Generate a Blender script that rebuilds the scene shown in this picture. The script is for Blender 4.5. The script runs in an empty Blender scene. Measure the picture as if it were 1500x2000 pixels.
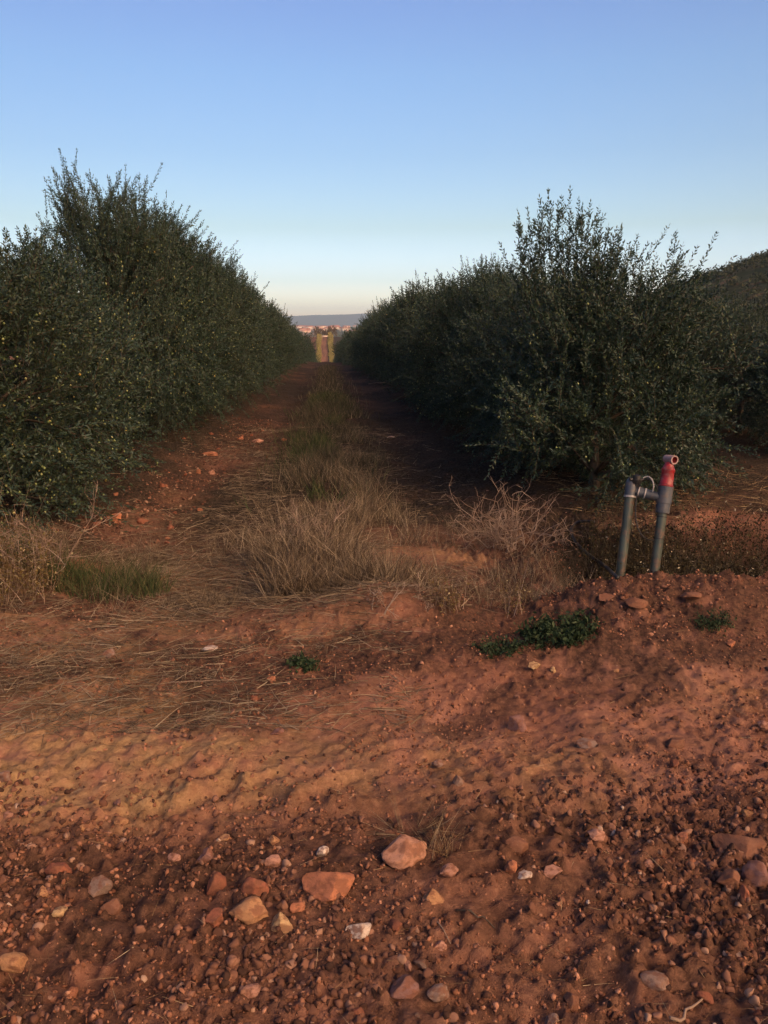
import bpy, bmesh, math, random
import numpy as np
from mathutils import Vector, Matrix

C = bpy.context
S = C.scene
COL = S.collection
R = math.radians

# ------------------------------------------------------------------ camera, sky, sun, exposure
EYE = np.array((0.0, 0.0, 1.6)); PITCH = R(13.2); YAW = R(4.28); FPX = 1000 / math.tan(R(33.5))
cam = bpy.data.objects.new('camera', bpy.data.cameras.new('camera'))
COL.objects.link(cam); S.camera = cam
cam.location = EYE; cam.rotation_euler = (math.pi / 2 - PITCH, 0, -YAW)
cam.data.sensor_fit = 'VERTICAL'; cam.data.angle = R(67)
cam.data.clip_start = 0.05; cam.data.clip_end = 40000

SUN_EL, SUN_AZ = R(5.0), R(180)          # azimuth from +Y clockwise: the sun is low behind the camera
W = bpy.data.worlds.new('World'); S.world = W; W.use_nodes = True
nt = W.node_tree; nd = nt.nodes; lk = nt.links
bg = nd['Background']; bg.inputs[1].default_value = 0.15
sky = nd.new('ShaderNodeTexSky'); sky.sky_type = 'NISHITA'; sky.sun_disc = False
sky.sun_elevation = SUN_EL; sky.sun_rotation = SUN_AZ
sky.air_density = 1.0; sky.dust_density = 1.0; sky.ozone_density = 1.0
tc = nd.new('ShaderNodeTexCoord'); sx = nd.new('ShaderNodeSeparateXYZ'); lk.new(tc.outputs['Generated'], sx.inputs[0])
def s2l(c): return tuple((v / 255 / 12.92 if v / 255 <= .04045 else ((v / 255 + .055) / 1.055) ** 2.4) for v in c)
def ramp(nodes, stops, interp='LINEAR'):
    n = nodes.new('ShaderNodeValToRGB'); cr = n.color_ramp; cr.interpolation = interp
    while len(cr.elements) < len(stops): cr.elements.new(1.0)
    for e, (p, c) in zip(cr.elements, stops): e.position = p; e.color = (*c[:3], 1)
    return n
# dusk tint of the clear sky by height: pale cream at the horizon, periwinkle above
SKYK = [(0.0, (4.3, 3.9, 6.2)), (.025, (3.2, 3.65, 7.4)), (.06, (1.78, 2.15, 4.2)), (.12, (1.31, 1.51, 2.2)), (.2, (1.11, 1.35, 2.06)),
        (.28, (1.07, 1.33, 2.09)), (.36, (1.03, 1.2, 2.07)), (.7, (.72, .88, 1.7)), (1.0, (.62, .76, 1.55))]
rp = ramp(nd, SKYK); lk.new(sx.outputs['Z'], rp.inputs[0])
mul = nd.new('ShaderNodeMix'); mul.data_type = 'RGBA'; mul.blend_type = 'MULTIPLY'; mul.inputs[0].default_value = 1
mx_ = nd.new('ShaderNodeMapRange'); mx_.inputs[1].default_value = -.6; mx_.inputs[2].default_value = .7; mx_.inputs[3].default_value = 1.1; mx_.inputs[4].default_value = .9
lk.new(sx.outputs['X'], mx_.inputs[0]); sv = nd.new('ShaderNodeVectorMath'); sv.operation = 'SCALE'; lk.new(sky.outputs[0], sv.inputs[0]); lk.new(mx_.outputs[0], sv.inputs['Scale'])
lk.new(sv.outputs[0], mul.inputs[6]); lk.new(rp.outputs[0], mul.inputs[7])
# the broad warm glow of the sunset around the sun, behind the camera
GLOW_AZ, GLOW_EL = R(135), R(21)
gd = (math.sin(GLOW_AZ) * math.cos(GLOW_EL), math.cos(GLOW_AZ) * math.cos(GLOW_EL), math.sin(GLOW_EL))
dp = nd.new('ShaderNodeVectorMath'); dp.operation = 'DOT_PRODUCT'; lk.new(tc.outputs['Generated'], dp.inputs[0]); dp.inputs[1].default_value = gd
mr = nd.new('ShaderNodeMapRange'); mr.interpolation_type = 'SMOOTHSTEP'; mr.inputs[1].default_value = 0.70; mr.inputs[2].default_value = 1.0
lk.new(dp.outputs['Value'], mr.inputs[0])
gl = nd.new('ShaderNodeMix'); gl.data_type = 'RGBA'; gl.blend_type = 'MIX'
lk.new(mr.outputs[0], gl.inputs[0]); gl.inputs[6].default_value = (0, 0, 0, 1)
GLOW = (84.0, 51.0, 29.0)
gl.inputs[7].default_value = (*GLOW, 1)
ad = nd.new('ShaderNodeMix'); ad.data_type = 'RGBA'; ad.blend_type = 'ADD'; ad.inputs[0].default_value = 1
lk.new(mul.outputs[2], ad.inputs[6]); lk.new(gl.outputs[2], ad.inputs[7]); lk.new(ad.outputs[2], bg.inputs[0])

sl = bpy.data.lights.new('sun', 'SUN'); sl.energy = 3.6; sl.angle = R(0.5); sl.color = (1, .72, .42)
sun = bpy.data.objects.new('sun', sl); COL.objects.link(sun)
sd = Vector((math.sin(SUN_AZ) * math.cos(SUN_EL), math.cos(SUN_AZ) * math.cos(SUN_EL), math.sin(SUN_EL)))
sun.rotation_euler = (-sd).to_track_quat('-Z', 'Y').to_euler(); sun.location = sd * 50
S.view_settings.view_transform = 'Standard'; S.view_settings.look = 'None'; S.view_settings.gamma = 1; S.view_settings.exposure = 0
S.render.engine = 'CYCLES'; S.cycles.use_denoising = True; S.cycles.max_bounces = 5; S.cycles.diffuse_bounces = 3; S.cycles.transparent_max_bounces = 4
S.cycles.volume_bounces = 0

# ------------------------------------------------------------------ noise and ground heights
def _h(ix, iy, seed):
    n = (ix.astype(np.int64) * 374761393 + iy.astype(np.int64) * 668265263 + seed * 1442695041) & 0xffffffff
    n = ((n ^ (n >> 13)) * 1274126177) & 0xffffffff
    n = ((n ^ (n >> 16)) * 2246822519) & 0xffffffff
    return ((n ^ (n >> 15)) & 0xffffff) / float(0xffffff)
def vnoise(x, y, seed=0):
    x = np.asarray(x, float); y = np.asarray(y, float)
    ix = np.floor(x); iy = np.floor(y); fx = x - ix; fy = y - iy
    fx = fx * fx * fx * (fx * (fx * 6 - 15) + 10); fy = fy * fy * fy * (fy * (fy * 6 - 15) + 10)
    a = _h(ix, iy, seed); b = _h(ix + 1, iy, seed); c = _h(ix, iy + 1, seed); d = _h(ix + 1, iy + 1, seed)
    return (a + (b - a) * fx + (c - a) * fy + (a - b - c + d) * fx * fy) * 2 - 1
def fbm(x, y, seed=0, o=4, g=.5):
    s = 0; a = 1.0
    for k in range(o):
        s = s + a * vnoise(x * 2 ** k + 17.3 * k, y * 2 ** k - 9.1 * k, seed + k); a *= g
    return s
def ss(a, b, x):
    t = np.clip((np.asarray(x, float) - a) / (b - a), 0, 1); return t * t * (3 - 2 * t)
def gauss(x, y, cx, cy, rx, ry): return np.exp(-((x - cx) / rx) ** 2 - ((y - cy) / ry) ** 2)
PY = [-9000, -400, -200, -150, -110, -60, -20, 20, 45, 90, 130, 165, 350, 380, 465, 480, 600, 900, 2500, 4000, 9000]
PZ0 = [0, 0, 0, 0, 0, 0, 0, 0, -.55, -1.9, -4.4, -7.2, -16, -15.5, -2.4, -2.0, -9, -12, 10, 16, 18]
def trench(x, y):
    yc = 4.93 + .05 * np.sin(x * 2.3)
    return ss(1.45, 1.85, x) * (1 - ss(5.5, 7, x)) * np.exp(-np.abs((y - yc) / .48) ** 4)
def macro(x, y):
    z = np.interp(y, PY, PZ0)
    shade_ridge = ss(-25, -150, y) * ss(-420, -230, y) * (27 + 32 * ss(25, 80, x)) * (1 - .5 * ss(300, 700, np.abs(x)))  # unseen rise, added behind the camera to block the low sun
    z = z + shade_ridge * (1 + .1 * vnoise(x / 40, y / 40, 91))
    lane = ss(3.6, 5.2, y) * (1 - ss(220, 330, y)) 
    z = z - lane * .05 * (np.exp(-((x + .78) / .3) ** 2) + np.exp(-((x - 1.15) / .28) ** 2))
    z = z + lane * .06 * np.exp(-((x - .12) / .4) ** 2)
    z = z + lane * .16 * ss(-1.3, -2.0, x) * (1 - ss(-3.3, -4.2, -x) * 0) + lane * .07 * ss(1.75, 2.4, x)
    z = z - .5 * trench(x, y)
    z = z + .16 * ss(.9, 1.8, x) * np.exp(-(np.maximum((y - 4.25) / .2, (4.25 - y) / .5)) ** 2) * (1 + .35 * vnoise(x * 2.4, y * 2, 77) + .3 * vnoise(x * 6, y * 6, 78))
    z = z + .12 * gauss(x, y, .35, 4.28, .38, .2) - .1 * gauss(x, y, 1.15, 4.0, .38, .13)
    z = z + .05 * gauss(x, y, -2.4, 3.2, .8, .5) - .03 * np.exp(-((y - 3.0) / .3) ** 2) * (1 - ss(5, 7, np.abs(x)))
    return z
def H(x, y):
    x = np.asarray(x, float); y = np.asarray(y, float)
    z = macro(x, y)
    near = 1 - ss(30, 60, np.abs(y)); near = near * (1 - ss(20, 40, np.abs(x)))
    rough = .78 + .3 * (1 - ss(2.2, 2.7, y)) + 1.1 * ss(3.5, 4.1, y) * ss(.7, 1.3, x) * (1 - ss(6, 7, y)) + .3 * ss(-1.25, -1.6, x)
    rough = rough * (.75 + .5 * ss(-.4, .5, fbm(x * 1.3, y * 1.6, 55, 2)))
    d = .032 * fbm(x * 1.6, y * 1.8, 3, 2) + rough * (.008 * fbm(x * 5.5, y * 6.5, 11, 2) + .0085 * fbm(x * 17, y * 20, 21, 3, .6))
    cl = fbm(x * 34, y * 40, 31, 3)
    d = d + rough * (.0062 * cl + .014 * np.clip(cl - .2, 0, 1))
    # wheel tread marks pressed slantwise into the track
    tm = ss(2.25, 2.4, y) * (1 - ss(2.75, 2.95, y)) * ss(-1.5, -.9, x) * (1 - ss(.1, .7, x))
    d = d + tm * .018 * np.sin((y * 1.0 - x * .55) * 38 + 3.2 * vnoise(x * 4, y * 5, 9) + 1.5 * vnoise(x * 11, y * 11, 10)) * ss(-.2, .6, vnoise(x * 2.9, y * 4, 63))
    tm2 = ss(2.2, 2.35, y) * (1 - ss(2.9, 3.1, y)) * ss(.3, .8, x)
    d = d + tm2 * .009 * np.sin((y + x * .5) * 34 + 3.4 * vnoise(x * 4, y * 5, 8)) * ss(-.1, .5, vnoise(x * 2, y * 2.6, 64))
    return z + near * d
def h1(x, y): return float(H(np.array([x]), np.array([y]))[0])
def ray(px, py):
    u = (px - 750) / FPX; v = (1000 - py) / FPX
    f = math.cos(PITCH) + v * math.sin(PITCH); z = v * math.cos(PITCH) - math.sin(PITCH)
    return np.array((u * math.cos(YAW) + f * math.sin(YAW), -u * math.sin(YAW) + f * math.cos(YAW), z))
def on_ground(px, py):                     # where a line of sight meets the ground, and the metres one photo pixel spans there
    d = ray(px, py); ts = .4 * 1.012 ** np.arange(560); pp = EYE + ts[:, None] * d
    t = ts[np.argmax(pp[:, 2] < H(pp[:, 0], pp[:, 1]))]
    lo, hi = t / 1.012, t
    for _ in range(14):
        m = (lo + hi) / 2; p = EYE + d * m
        if p[2] < h1(p[0], p[1]): hi = m
        else: lo = m
    p = EYE + d * hi
    return p, hi / FPX

# ------------------------------------------------------------------ mesh and object helpers
def mesh_np(name, V, F, mats, mi=None, smooth=False):
    me = bpy.data.meshes.new(name); V = np.asarray(V, np.float32); F = [np.asarray(f, np.int32) for f in (F if isinstance(F, list) else [F]) if len(f)]
    me.vertices.add(len(V)); me.vertices.foreach_set('co', V.ravel())
    nl = sum(f.size for f in F); npoly = sum(len(f) for f in F)
    me.loops.add(nl); me.polygons.add(npoly)
    me.loops.foreach_set('vertex_index', np.concatenate([f.ravel() for f in F]))
    cnt = np.concatenate([np.full(len(f), f.shape[1], np.int32) for f in F])
    me.polygons.foreach_set('loop_start', np.concatenate(([0], np.cumsum(cnt)[:-1])).astype(np.int32))
    for m in (mats if isinstance(mats, (list, tuple)) else [mats]): me.materials.append(m)
    if mi is not None: me.polygons.foreach_set('material_index', np.asarray(mi, np.int32))
    me.update(calc_edges=True)
    if smooth: me.polygons.foreach_set('use_smooth', np.ones(npoly, bool))
    return me
def link(name, data, parent=None, loc=None):
    o = bpy.data.objects.new(name, data); COL.objects.link(o)
    if parent: o.parent = parent
    if loc is not None: o.location = loc
    return o
def tag(o, label=None, cat=None, group=None, kind=None):
    for k, v in (('label', label), ('category', cat), ('group', group), ('kind', kind)):
        if v: o[k] = v
    return o
def norm(v): return v / np.maximum(np.linalg.norm(v, axis=-1, keepdims=True), 1e-9)
class MB:                                   # gathers tubes, blades and solids into ONE mesh
    def __init__(s): s.V = []; s.T = []; s.Q = []; s.n = 0; s.tm = []; s.qm = []
    def add(s, V, Q=None, T=None, m=0):
        V = np.asarray(V, float)
        if Q is not None and len(Q): Q = np.asarray(Q); s.Q.append(Q + s.n); s.qm.append(np.full(len(Q), m))
        if T is not None and len(T): T = np.asarray(T); s.T.append(T + s.n); s.tm.append(np.full(len(T), m))
        s.V.append(V); s.n += len(V)
    def tube(s, P, rad, k=6, m=0, caps=True):
        P = np.asarray(P, float); n = len(P); rad = np.full(n, rad) if np.isscalar(rad) else np.asarray(rad, float)
        T = norm(np.gradient(P, axis=0)); ref = np.array((0, 0, 1.)) if abs(T[0][2]) < .9 else np.array((1., 0, 0))
        a = norm(np.cross(T[0], ref)); V = []
        for i in range(n):
            a = norm(a - T[i] * np.dot(a, T[i])); b = np.cross(T[i], a)
            th = np.arange(k) * 2 * math.pi / k
            V.append(P[i] + rad[i] * (np.cos(th)[:, None] * a + np.sin(th)[:, None] * b))
        V = np.concatenate(V); Q = [(i * k + j, i * k + (j + 1) % k, (i + 1) * k + (j + 1) % k, (i + 1) * k + j) for i in range(n - 1) for j in range(k)]
        Tt = []
        if caps:
            V = np.concatenate([V, P[[0]], P[[-1]]]); c0, c1 = n * k, n * k + 1
            Tt = [(c0, (j + 1) % k, j) for j in range(k)] + [(c1, (n - 1) * k + j, (n - 1) * k + (j + 1) % k) for j in range(k)]
        s.add(V, Q, Tt, m)
    def mesh(s, name, mats, smooth=False):
        F = []; mi = []
        if s.Q: F.append(np.concatenate(s.Q)); mi.append(np.concatenate(s.qm))
        if s.T: F.append(np.concatenate(s.T)); mi.append(np.concatenate(s.tm))
        return mesh_np(name, np.concatenate(s.V), F, mats, np.concatenate(mi), smooth)
def strips(P0, D, L, Wd, bend, rng, seg=3):  # many grass blades at once: tapering bent ribbons, (verts, quads)
    N = len(P0); side = norm(np.cross(D, rng.normal(size=(N, 3)))); V = []
    for i in range(seg + 1):
        t = i / seg; c = P0 + D * (L * t)[:, None] + bend * ((L * t) ** 2)[:, None]
        w = (Wd * (1 - t * .85) / 2)[:, None]
        V += [c - side * w, c + side * w]
    V = np.stack(V, 1); k = 2 * (seg + 1)
    q = np.array([(2 * i, 2 * i + 1, 2 * i + 3, 2 * i + 2) for i in range(seg)])
    return V.reshape(-1, 3), (np.arange(N)[:, None, None] * k + q[None]).reshape(-1, 4)

# ------------------------------------------------------------------ materials
def new_mat(name):
    m = bpy.data.materials.new(name); m.use_nodes = True; t = m.node_tree
    b = t.nodes['Principled BSDF']; b.inputs['Roughness'].default_value = .9; b.inputs['Specular IOR Level'].default_value = .2
    return m, t, t.nodes, t.links, b
def noise_node(N, L, scale, detail=4, vec=None, rough=.55):
    n = N.new('ShaderNodeTexNoise'); n.inputs['Scale'].default_value = scale; n.inputs['Detail'].default_value = detail; n.inputs['Roughness'].default_value = rough
    if vec is not None: L.new(vec, n.inputs['Vector'])
    return n.outputs['Fac']
def mixc(N, L, fac, a, b, mode='MIX'):
    n = N.new('ShaderNodeMix'); n.data_type = 'RGBA'; n.blend_type = mode
    for v, i in ((fac, 0), (a, 6), (b, 7)):
        if hasattr(v, 'is_linked'): L.new(v, n.inputs[i])
        else: n.inputs[i].default_value = v if i == 0 else (*v, 1)
    return n.outputs[2]
def mrange(N, L, v, a, b, c=0., d=1.):
    n = N.new('ShaderNodeMapRange'); n.interpolation_type = 'SMOOTHSTEP'; L.new(v, n.inputs[0])
    for i, q in enumerate((a, b, c, d)): n.inputs[i + 1].default_value = q
    return n.outputs[0]
def bump(N, L, b, h, strength, dist):
    n = N.new('ShaderNodeBump'); n.inputs['Strength'].default_value = strength; n.inputs['Distance'].default_value = dist
    L.new(h, n.inputs['Height']); L.new(n.outputs[0], b.inputs['Normal'])
def per_island(name, stops, rough=.85, trans=0, spec=.2, back=None):
    m, t, N, L, b = new_mat(name); g = N.new('ShaderNodeNewGeometry')
    r = ramp(N, stops); L.new(g.outputs['Random Per Island'], r.inputs[0]); col = r.outputs[0]
    if back:
        oi = N.new('ShaderNodeObjectInfo'); col = mixc(N, L, mrange(N, L, oi.outputs['Random'], 0, 1, 0, .45), col, (.05, .062, .022))
        col = mixc(N, L, g.outputs['Backfacing'], col, mixc(N, L, .6, col, back))
    L.new(col, b.inputs['Base Color']); b.inputs['Roughness'].default_value = rough; b.inputs['Specular IOR Level'].default_value = spec
    if trans:
        tr = N.new('ShaderNodeBsdfTranslucent'); L.new(col, tr.inputs[0]); mx = N.new('ShaderNodeMixShader'); mx.inputs[0].default_value = trans
        L.new(b.outputs[0], mx.inputs[1]); L.new(tr.outputs[0], mx.inputs[2]); L.new(mx.outputs[0], N['Material Output'].inputs[0])
    return m
def plain(name, col, rough=.6, spec=.3, var=.25, scale=8):
    m, t, N, L, b = new_mat(name); tcn = N.new('ShaderNodeTexCoord')
    f = mrange(N, L, noise_node(N, L, scale, 5, tcn.outputs['Object']), .3, .7)
    L.new(mixc(N, L, f, tuple(c * (1 - var) for c in col), tuple(min(1, c * (1 + var)) for c in col)), b.inputs['Base Color'])
    b.inputs['Roughness'].default_value = rough; b.inputs['Specular IOR Level'].default_value = spec
    return m

M_leaf = per_island('olive_leaf', [(0, (.008, .025, .015)), (.35, (.0145, .036, .020)), (.7, (.023, .050, .024)), (.93, (.042, .074, .029)), (1, (.09, .115, .04))], .55, .15, .35, back=(.04, .078, .066))
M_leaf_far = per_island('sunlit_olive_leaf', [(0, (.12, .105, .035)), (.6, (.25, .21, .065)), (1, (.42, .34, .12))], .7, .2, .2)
M_bark = plain('olive_bark', (.075, .06, .045), .9, .1, .4, 14)
M_fruit = per_island('green_olive', [(0, (.10, .15, .05)), (.6, (.20, .25, .09)), (.92, (.32, .33, .14)), (1, (.34, .24, .05))], .45, 0, .4)
M_straw = per_island('dry_straw', [(0, (.12, .075, .04)), (.4, (.22, .145, .075)), (.8, (.33, .24, .13)), (1, (.42, .34, .22))], .9, .15)
M_straw_dk = per_island('weathered_straw', [(0, (.07, .052, .036)), (.5, (.15, .115, .075)), (1, (.32, .26, .18))], .9, .15)
M_grassmix = per_island('dry_grass_blade', [(0, (.05, .038, .025)), (.4, (.12, .09, .058)), (.75, (.22, .17, .11)), (1, (.40, .33, .23))], .9, .15)
M_twig = per_island('dry_twig', [(0, (.15, .10, .075)), (.6, (.25, .18, .13)), (1, (.36, .29, .23))], .9)
M_green = per_island('green_blade', [(0, (.03, .048, .018)), (.6, (.055, .078, .028)), (1, (.14, .13, .06))], .7, .2)
M_weed = per_island('dark_weed_leaf', [(0, (.014, .03, .014)), (.7, (.026, .05, .022)), (1, (.06, .085, .04))], .7, .15)
M_dryweed = per_island('brown_weed_leaf', [(0, (.07, .045, .02)), (.55, (.13, .085, .03)), (.85, (.17, .14, .05)), (1, (.42, .36, .22))], .85, .15)

M_trenchweed = per_island('trench_weed_leaf', [(0, (.014, .013, .008)), (.6, (.034, .026, .013)), (.9, (.07, .056, .022)), (.965, (.09, .08, .03)), (1, (.5, .46, .34))], .85, .1)
def soil_material():
    m, t, N, L, b = new_mat('red_soil'); tcn = N.new('ShaderNodeTexCoord'); P = tcn.outputs['Object']
    big = noise_node(N, L, .9, 5, P); mid = noise_node(N, L, 5.5, 6, P); fin = noise_node(N, L, 42, 6, P, .65); ped = noise_node(N, L, 160, 4, P, .7)
    red = mixc(N, L, mrange(N, L, big, .35, .65), (.245, .114, .073), (.32, .160, .110))
    red = mixc(N, L, mrange(N, L, mid, .42, .70), red, (.16, .075, .047))
    red = mixc(N, L, mrange(N, L, fin, .48, .78), red, (.38, .205, .13))
    at = N.new('ShaderNodeAttribute'); at.attribute_name = 'straw'
    st = N.new('ShaderNodeMath'); st.operation = 'MULTIPLY'; L.new(at.outputs['Fac'], st.inputs[0]); L.new(mrange(N, L, mid, .25, .62), st.inputs[1])
    tan = mixc(N, L, mrange(N, L, fin, .3, .7), (.25, .155, .078), (.41, .265, .135))
    col = mixc(N, L, st.outputs[0], red, tan)
    ad2 = N.new('ShaderNodeAttribute'); ad2.attribute_name = 'damp_shade'  # moist soil, plus shade of lane and rows put into the colour
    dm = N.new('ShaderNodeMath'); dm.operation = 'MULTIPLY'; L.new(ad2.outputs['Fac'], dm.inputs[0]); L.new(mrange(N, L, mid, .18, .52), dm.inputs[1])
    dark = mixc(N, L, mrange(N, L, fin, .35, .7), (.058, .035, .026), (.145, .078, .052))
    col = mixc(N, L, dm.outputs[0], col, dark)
    at3 = N.new('ShaderNodeAttribute'); at3.attribute_name = 'litter_shade'  # fallen leaves, with the shade around them painted in darker
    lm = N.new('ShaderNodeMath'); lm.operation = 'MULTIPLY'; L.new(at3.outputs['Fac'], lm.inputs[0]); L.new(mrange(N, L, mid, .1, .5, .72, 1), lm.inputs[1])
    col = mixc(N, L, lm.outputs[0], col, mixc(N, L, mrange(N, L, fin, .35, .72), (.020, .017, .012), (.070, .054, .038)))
    col = mixc(N, L, mrange(N, L, ped, .64, .76), col, (.30, .17, .11))
    col = mixc(N, L, mrange(N, L, ped, .36, .28), col, (.09, .036, .02))
    L.new(col, b.inputs['Base Color']); b.inputs['Roughness'].default_value = 1; b.inputs['Specular IOR Level'].default_value = .05
    bump(N, L, b, ped, .8, .012)
    return m
M_soil = soil_material()

# ------------------------------------------------------------------ ground: one sheet to the horizon
def axis(lo, hi, step, lim_lo, lim_hi, k):
    a = list(np.arange(lo, hi, step)); s = step
    while a[-1] < lim_hi: s *= k; a.append(a[-1] + s)
    b = [lo]; s = step
    while b[-1] > lim_lo: s *= k; b.append(b[-1] - s)
    return np.array(b[:0:-1] + a)
gx = axis(-1.5, 1.8, .013, -9000, 9000, 1.022)
ya = [-.2]; 
while ya[-1] < 9000: ya.append(ya[-1] + max(.0105, .0038 * (ya[-1]) ** 1.25 if ya[-1] > 0 else .0105))
yb = [-.2]; s_ = .0105
while yb[-1] > -700: s_ *= 1.06; yb.append(yb[-1] - s_)
gy = np.array(yb[:0:-1] + ya)
GX, GY = np.meshgrid(gx, gy); nx, ny = len(gx), len(gy)
GZ = H(GX, GY)
idx = np.arange(nx * ny).reshape(ny, nx)
Q = np.stack([idx[:-1, :-1], idx[:-1, 1:], idx[1:, 1:], idx[1:, :-1]], -1).reshape(-1, 4)
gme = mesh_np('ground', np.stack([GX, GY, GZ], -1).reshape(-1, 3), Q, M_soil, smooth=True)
xx, yy = GX.ravel(), GY.ravel()
straw = .9 * ss(-.2, -1.0, xx) * ss(2.35, 2.6, yy) * (1 - ss(4.6, 5.4, yy)) + 1.1 * gauss(xx, yy, -.9, 2.62, 1.25, .3)
lane_ = ss(4.2, 5.5, yy) * (1 - ss(200, 300, yy)) * np.exp(-((xx - .2) / 1.35) ** 4)
straw = np.clip(np.maximum(straw, .45 * lane_) + .25 * fbm(xx * 1.1, yy * 1.2, 71, 3), 0, 1)
damp_shade = .95 * (1 - ss(2.15, 2.5, yy)) + 1.0 * ss(3.25, 3.85, yy) * ss(.2, 1.1, xx) * (1 - ss(5.1, 5.5, yy)) + .55 * ss(3.2, 3.7, yy) * (1 - ss(4.4, 4.8, yy)) + .85 * ss(4.6, 7.5, yy) * (1 - ss(700, 1500, yy)) * (.75 + .25 * ss(1.5, 2.2, np.abs(xx))) - .25 * gauss(xx, yy, -1.3, 7, .35, 3.5) + .5 * ss(4.4, 5.2, yy) * ss(1.3, 1.8, xx) * (1 - ss(1.9, 2.3, xx))  # moist foreground, then the shade of lane and rows painted in dark
damp_shade = np.clip(damp_shade - .9 * gauss(xx, yy, 3.0, 5.75, .9, .3) + .35 * fbm(xx * .9, yy * 1.3, 81, 3) + .7 * ss(.15, .5, fbm(xx * 2.1, yy * 3.4, 87, 3)) * ss(2.3, 2.6, yy) * (1 - .8 * gauss(xx, yy, -.9, 2.62, 1.25, .3)), 0, 1)  # lit patch behind the trench painted by holding the dark tone back
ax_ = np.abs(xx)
litter_shade = ss(4.4, 7.0, yy) * (1 - ss(120, 200, yy)) * (1 - .6 * gauss(xx, yy, -1.5 + .055 * (yy - 6), 7.5, .24, 4.2))  # dead leaves, with shade under the rows and in the lane painted in
litter_shade = np.maximum(litter_shade, ss(4.5, 4.9, yy) * ss(1.3, 1.8, xx))
litter_shade = np.clip(litter_shade * (.95 + .2 * ss(1.5, 2.2, ax_)) - .95 * gauss(xx, yy, 3.1, 5.85, .75, .28) + .3 * fbm(xx * .9, yy * .6, 95, 3) * (litter_shade > .02), 0, 1)  # dark tone held back here too for the painted lit patch
litter_shade = np.maximum(litter_shade, .75 * ss(.1, .5, fbm(xx * 1.5, yy * 2.4, 33, 3)) * ss(2.4, 3.4, yy) * (yy < 30) * ss(0, -.5, xx + .12 * yy))
for nm, a in (('straw', straw), ('damp_shade', damp_shade), ('litter_shade', litter_shade)):
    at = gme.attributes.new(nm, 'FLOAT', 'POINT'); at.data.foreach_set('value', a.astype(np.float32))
tag(link('ground', gme), kind='structure')

# ------------------------------------------------------------------ hills
def hill_material(name, a, b_, c, sc):
    m, t, N, L, b = new_mat(name); tcn = N.new('ShaderNodeTexCoord'); P = tcn.outputs['Object']
    n1 = noise_node(N, L, sc, 6, P); n2 = noise_node(N, L, sc * 7, 5, P)
    col = mixc(N, L, mrange(N, L, n1, .4, .62), a, b_); col = mixc(N, L, mrange(N, L, n2, .5, .7), col, c)
    L.new(col, b.inputs['Base Color']); b.inputs['Roughness'].default_value = 1; b.inputs['Specular IOR Level'].default_value = 0
    return m
def hillz(x, y):
    d2 = (x - 232) ** 2 + (y - 190) ** 2
    return 57.5 * np.exp(-d2 / 115.6 ** 2) + 1.5 * fbm(x / 25, y / 25, 44, 3) * np.exp(-d2 / 160 ** 2) - 1.2
hx = np.arange(40, 440, 4.0); hy = np.arange(20, 420, 4.0); HX, HY = np.meshgrid(hx, hy)
HZ = hillz(HX, HY) + np.interp(HY, PY, PZ0) * (1 - ss(0, 14, hillz(HX, HY)))
HZ = np.where(hillz(HX, HY) < .2, np.interp(HY, PY, PZ0) - 4, HZ)
i2 = np.arange(HX.size).reshape(HX.shape); Q = np.stack([i2[:-1, :-1], i2[:-1, 1:], i2[1:, 1:], i2[1:, :-1]], -1).reshape(-1, 4)
tag(link('hill', mesh_np('hill', np.stack([HX, HY, HZ], -1).reshape(-1, 3), Q, hill_material('hill_scrub', (.03, .04, .024), (.05, .052, .03), (.10, .072, .045), .03), smooth=True)), kind='structure')
def leaf_quads(P, D, Sd, L, Wd):             # kite-shaped leaves
    V = np.stack([P, P + D * (L * .45)[:, None] + Sd * (Wd / 2)[:, None], P + D * L[:, None], P + D * (L * .45)[:, None] - Sd * (Wd / 2)[:, None]], 1)
    return V.reshape(-1, 3), np.arange(len(P) * 4).reshape(-1, 4)
def rdir(rng, n): return norm(rng.normal(size=(n, 3)))
rng = np.random.default_rng(5)
n = 5200; wx = rng.uniform(60, 300, n); wy = rng.uniform(30, 300, n); hz = hillz(wx, wy)
az = np.degrees(np.arctan2(wx, wy)); keep = (hz > .8) & (az > 14) & (az < 44) & (vnoise(wx / 14, wy / 14, 8) + .8 * ss(10, 22, hz) > -.15)
wx, wy = wx[keep], wy[keep]; wz = hillz(wx, wy) + np.interp(wy, PY, PZ0) * (1 - ss(0, 14, hillz(wx, wy)))
k = 46; rad = rng.uniform(1.0, 2.3, len(wx)); dd = rdir(rng, len(wx) * k); dd[:, 2] = np.abs(dd[:, 2])
cc = np.repeat(np.stack([wx, wy, wz + .2], -1), k, 0) + dd * np.repeat(rad, k)[:, None] * rng.uniform(.55, 1.05, (len(dd), 1)) * np.array((1, 1, 1.05))
l_ = rng.uniform(.35, .8, len(dd)); V, Q = leaf_quads(cc, rdir(rng, len(dd)), rdir(rng, len(dd)), l_, l_ * .7)
M_scrub = per_island('hill_scrub_leaf', [(0, (.022, .032, .018)), (.7, (.04, .05, .026)), (1, (.07, .07, .035))], .9)
tag(link('scrub_wood', mesh_np('scrub_wood', V, Q, M_scrub)), 'dark scrub wood covering the hill on the right', 'wood', kind='stuff')
fx = np.arange(-5200, 5201, 65.); fy = np.arange(5200, 8000, 140.); FX, FY = np.meshgrid(fx, fy)
FZ = (112 + .02 * FX + 14 * np.sin(FX / 900 + .1) + 11 * fbm(FX / 600, FY / 900, 61, 4)) * ss(5200, 6300, FY) + 10 + .012 * FX * ss(5200, 6300, FY)
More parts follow.
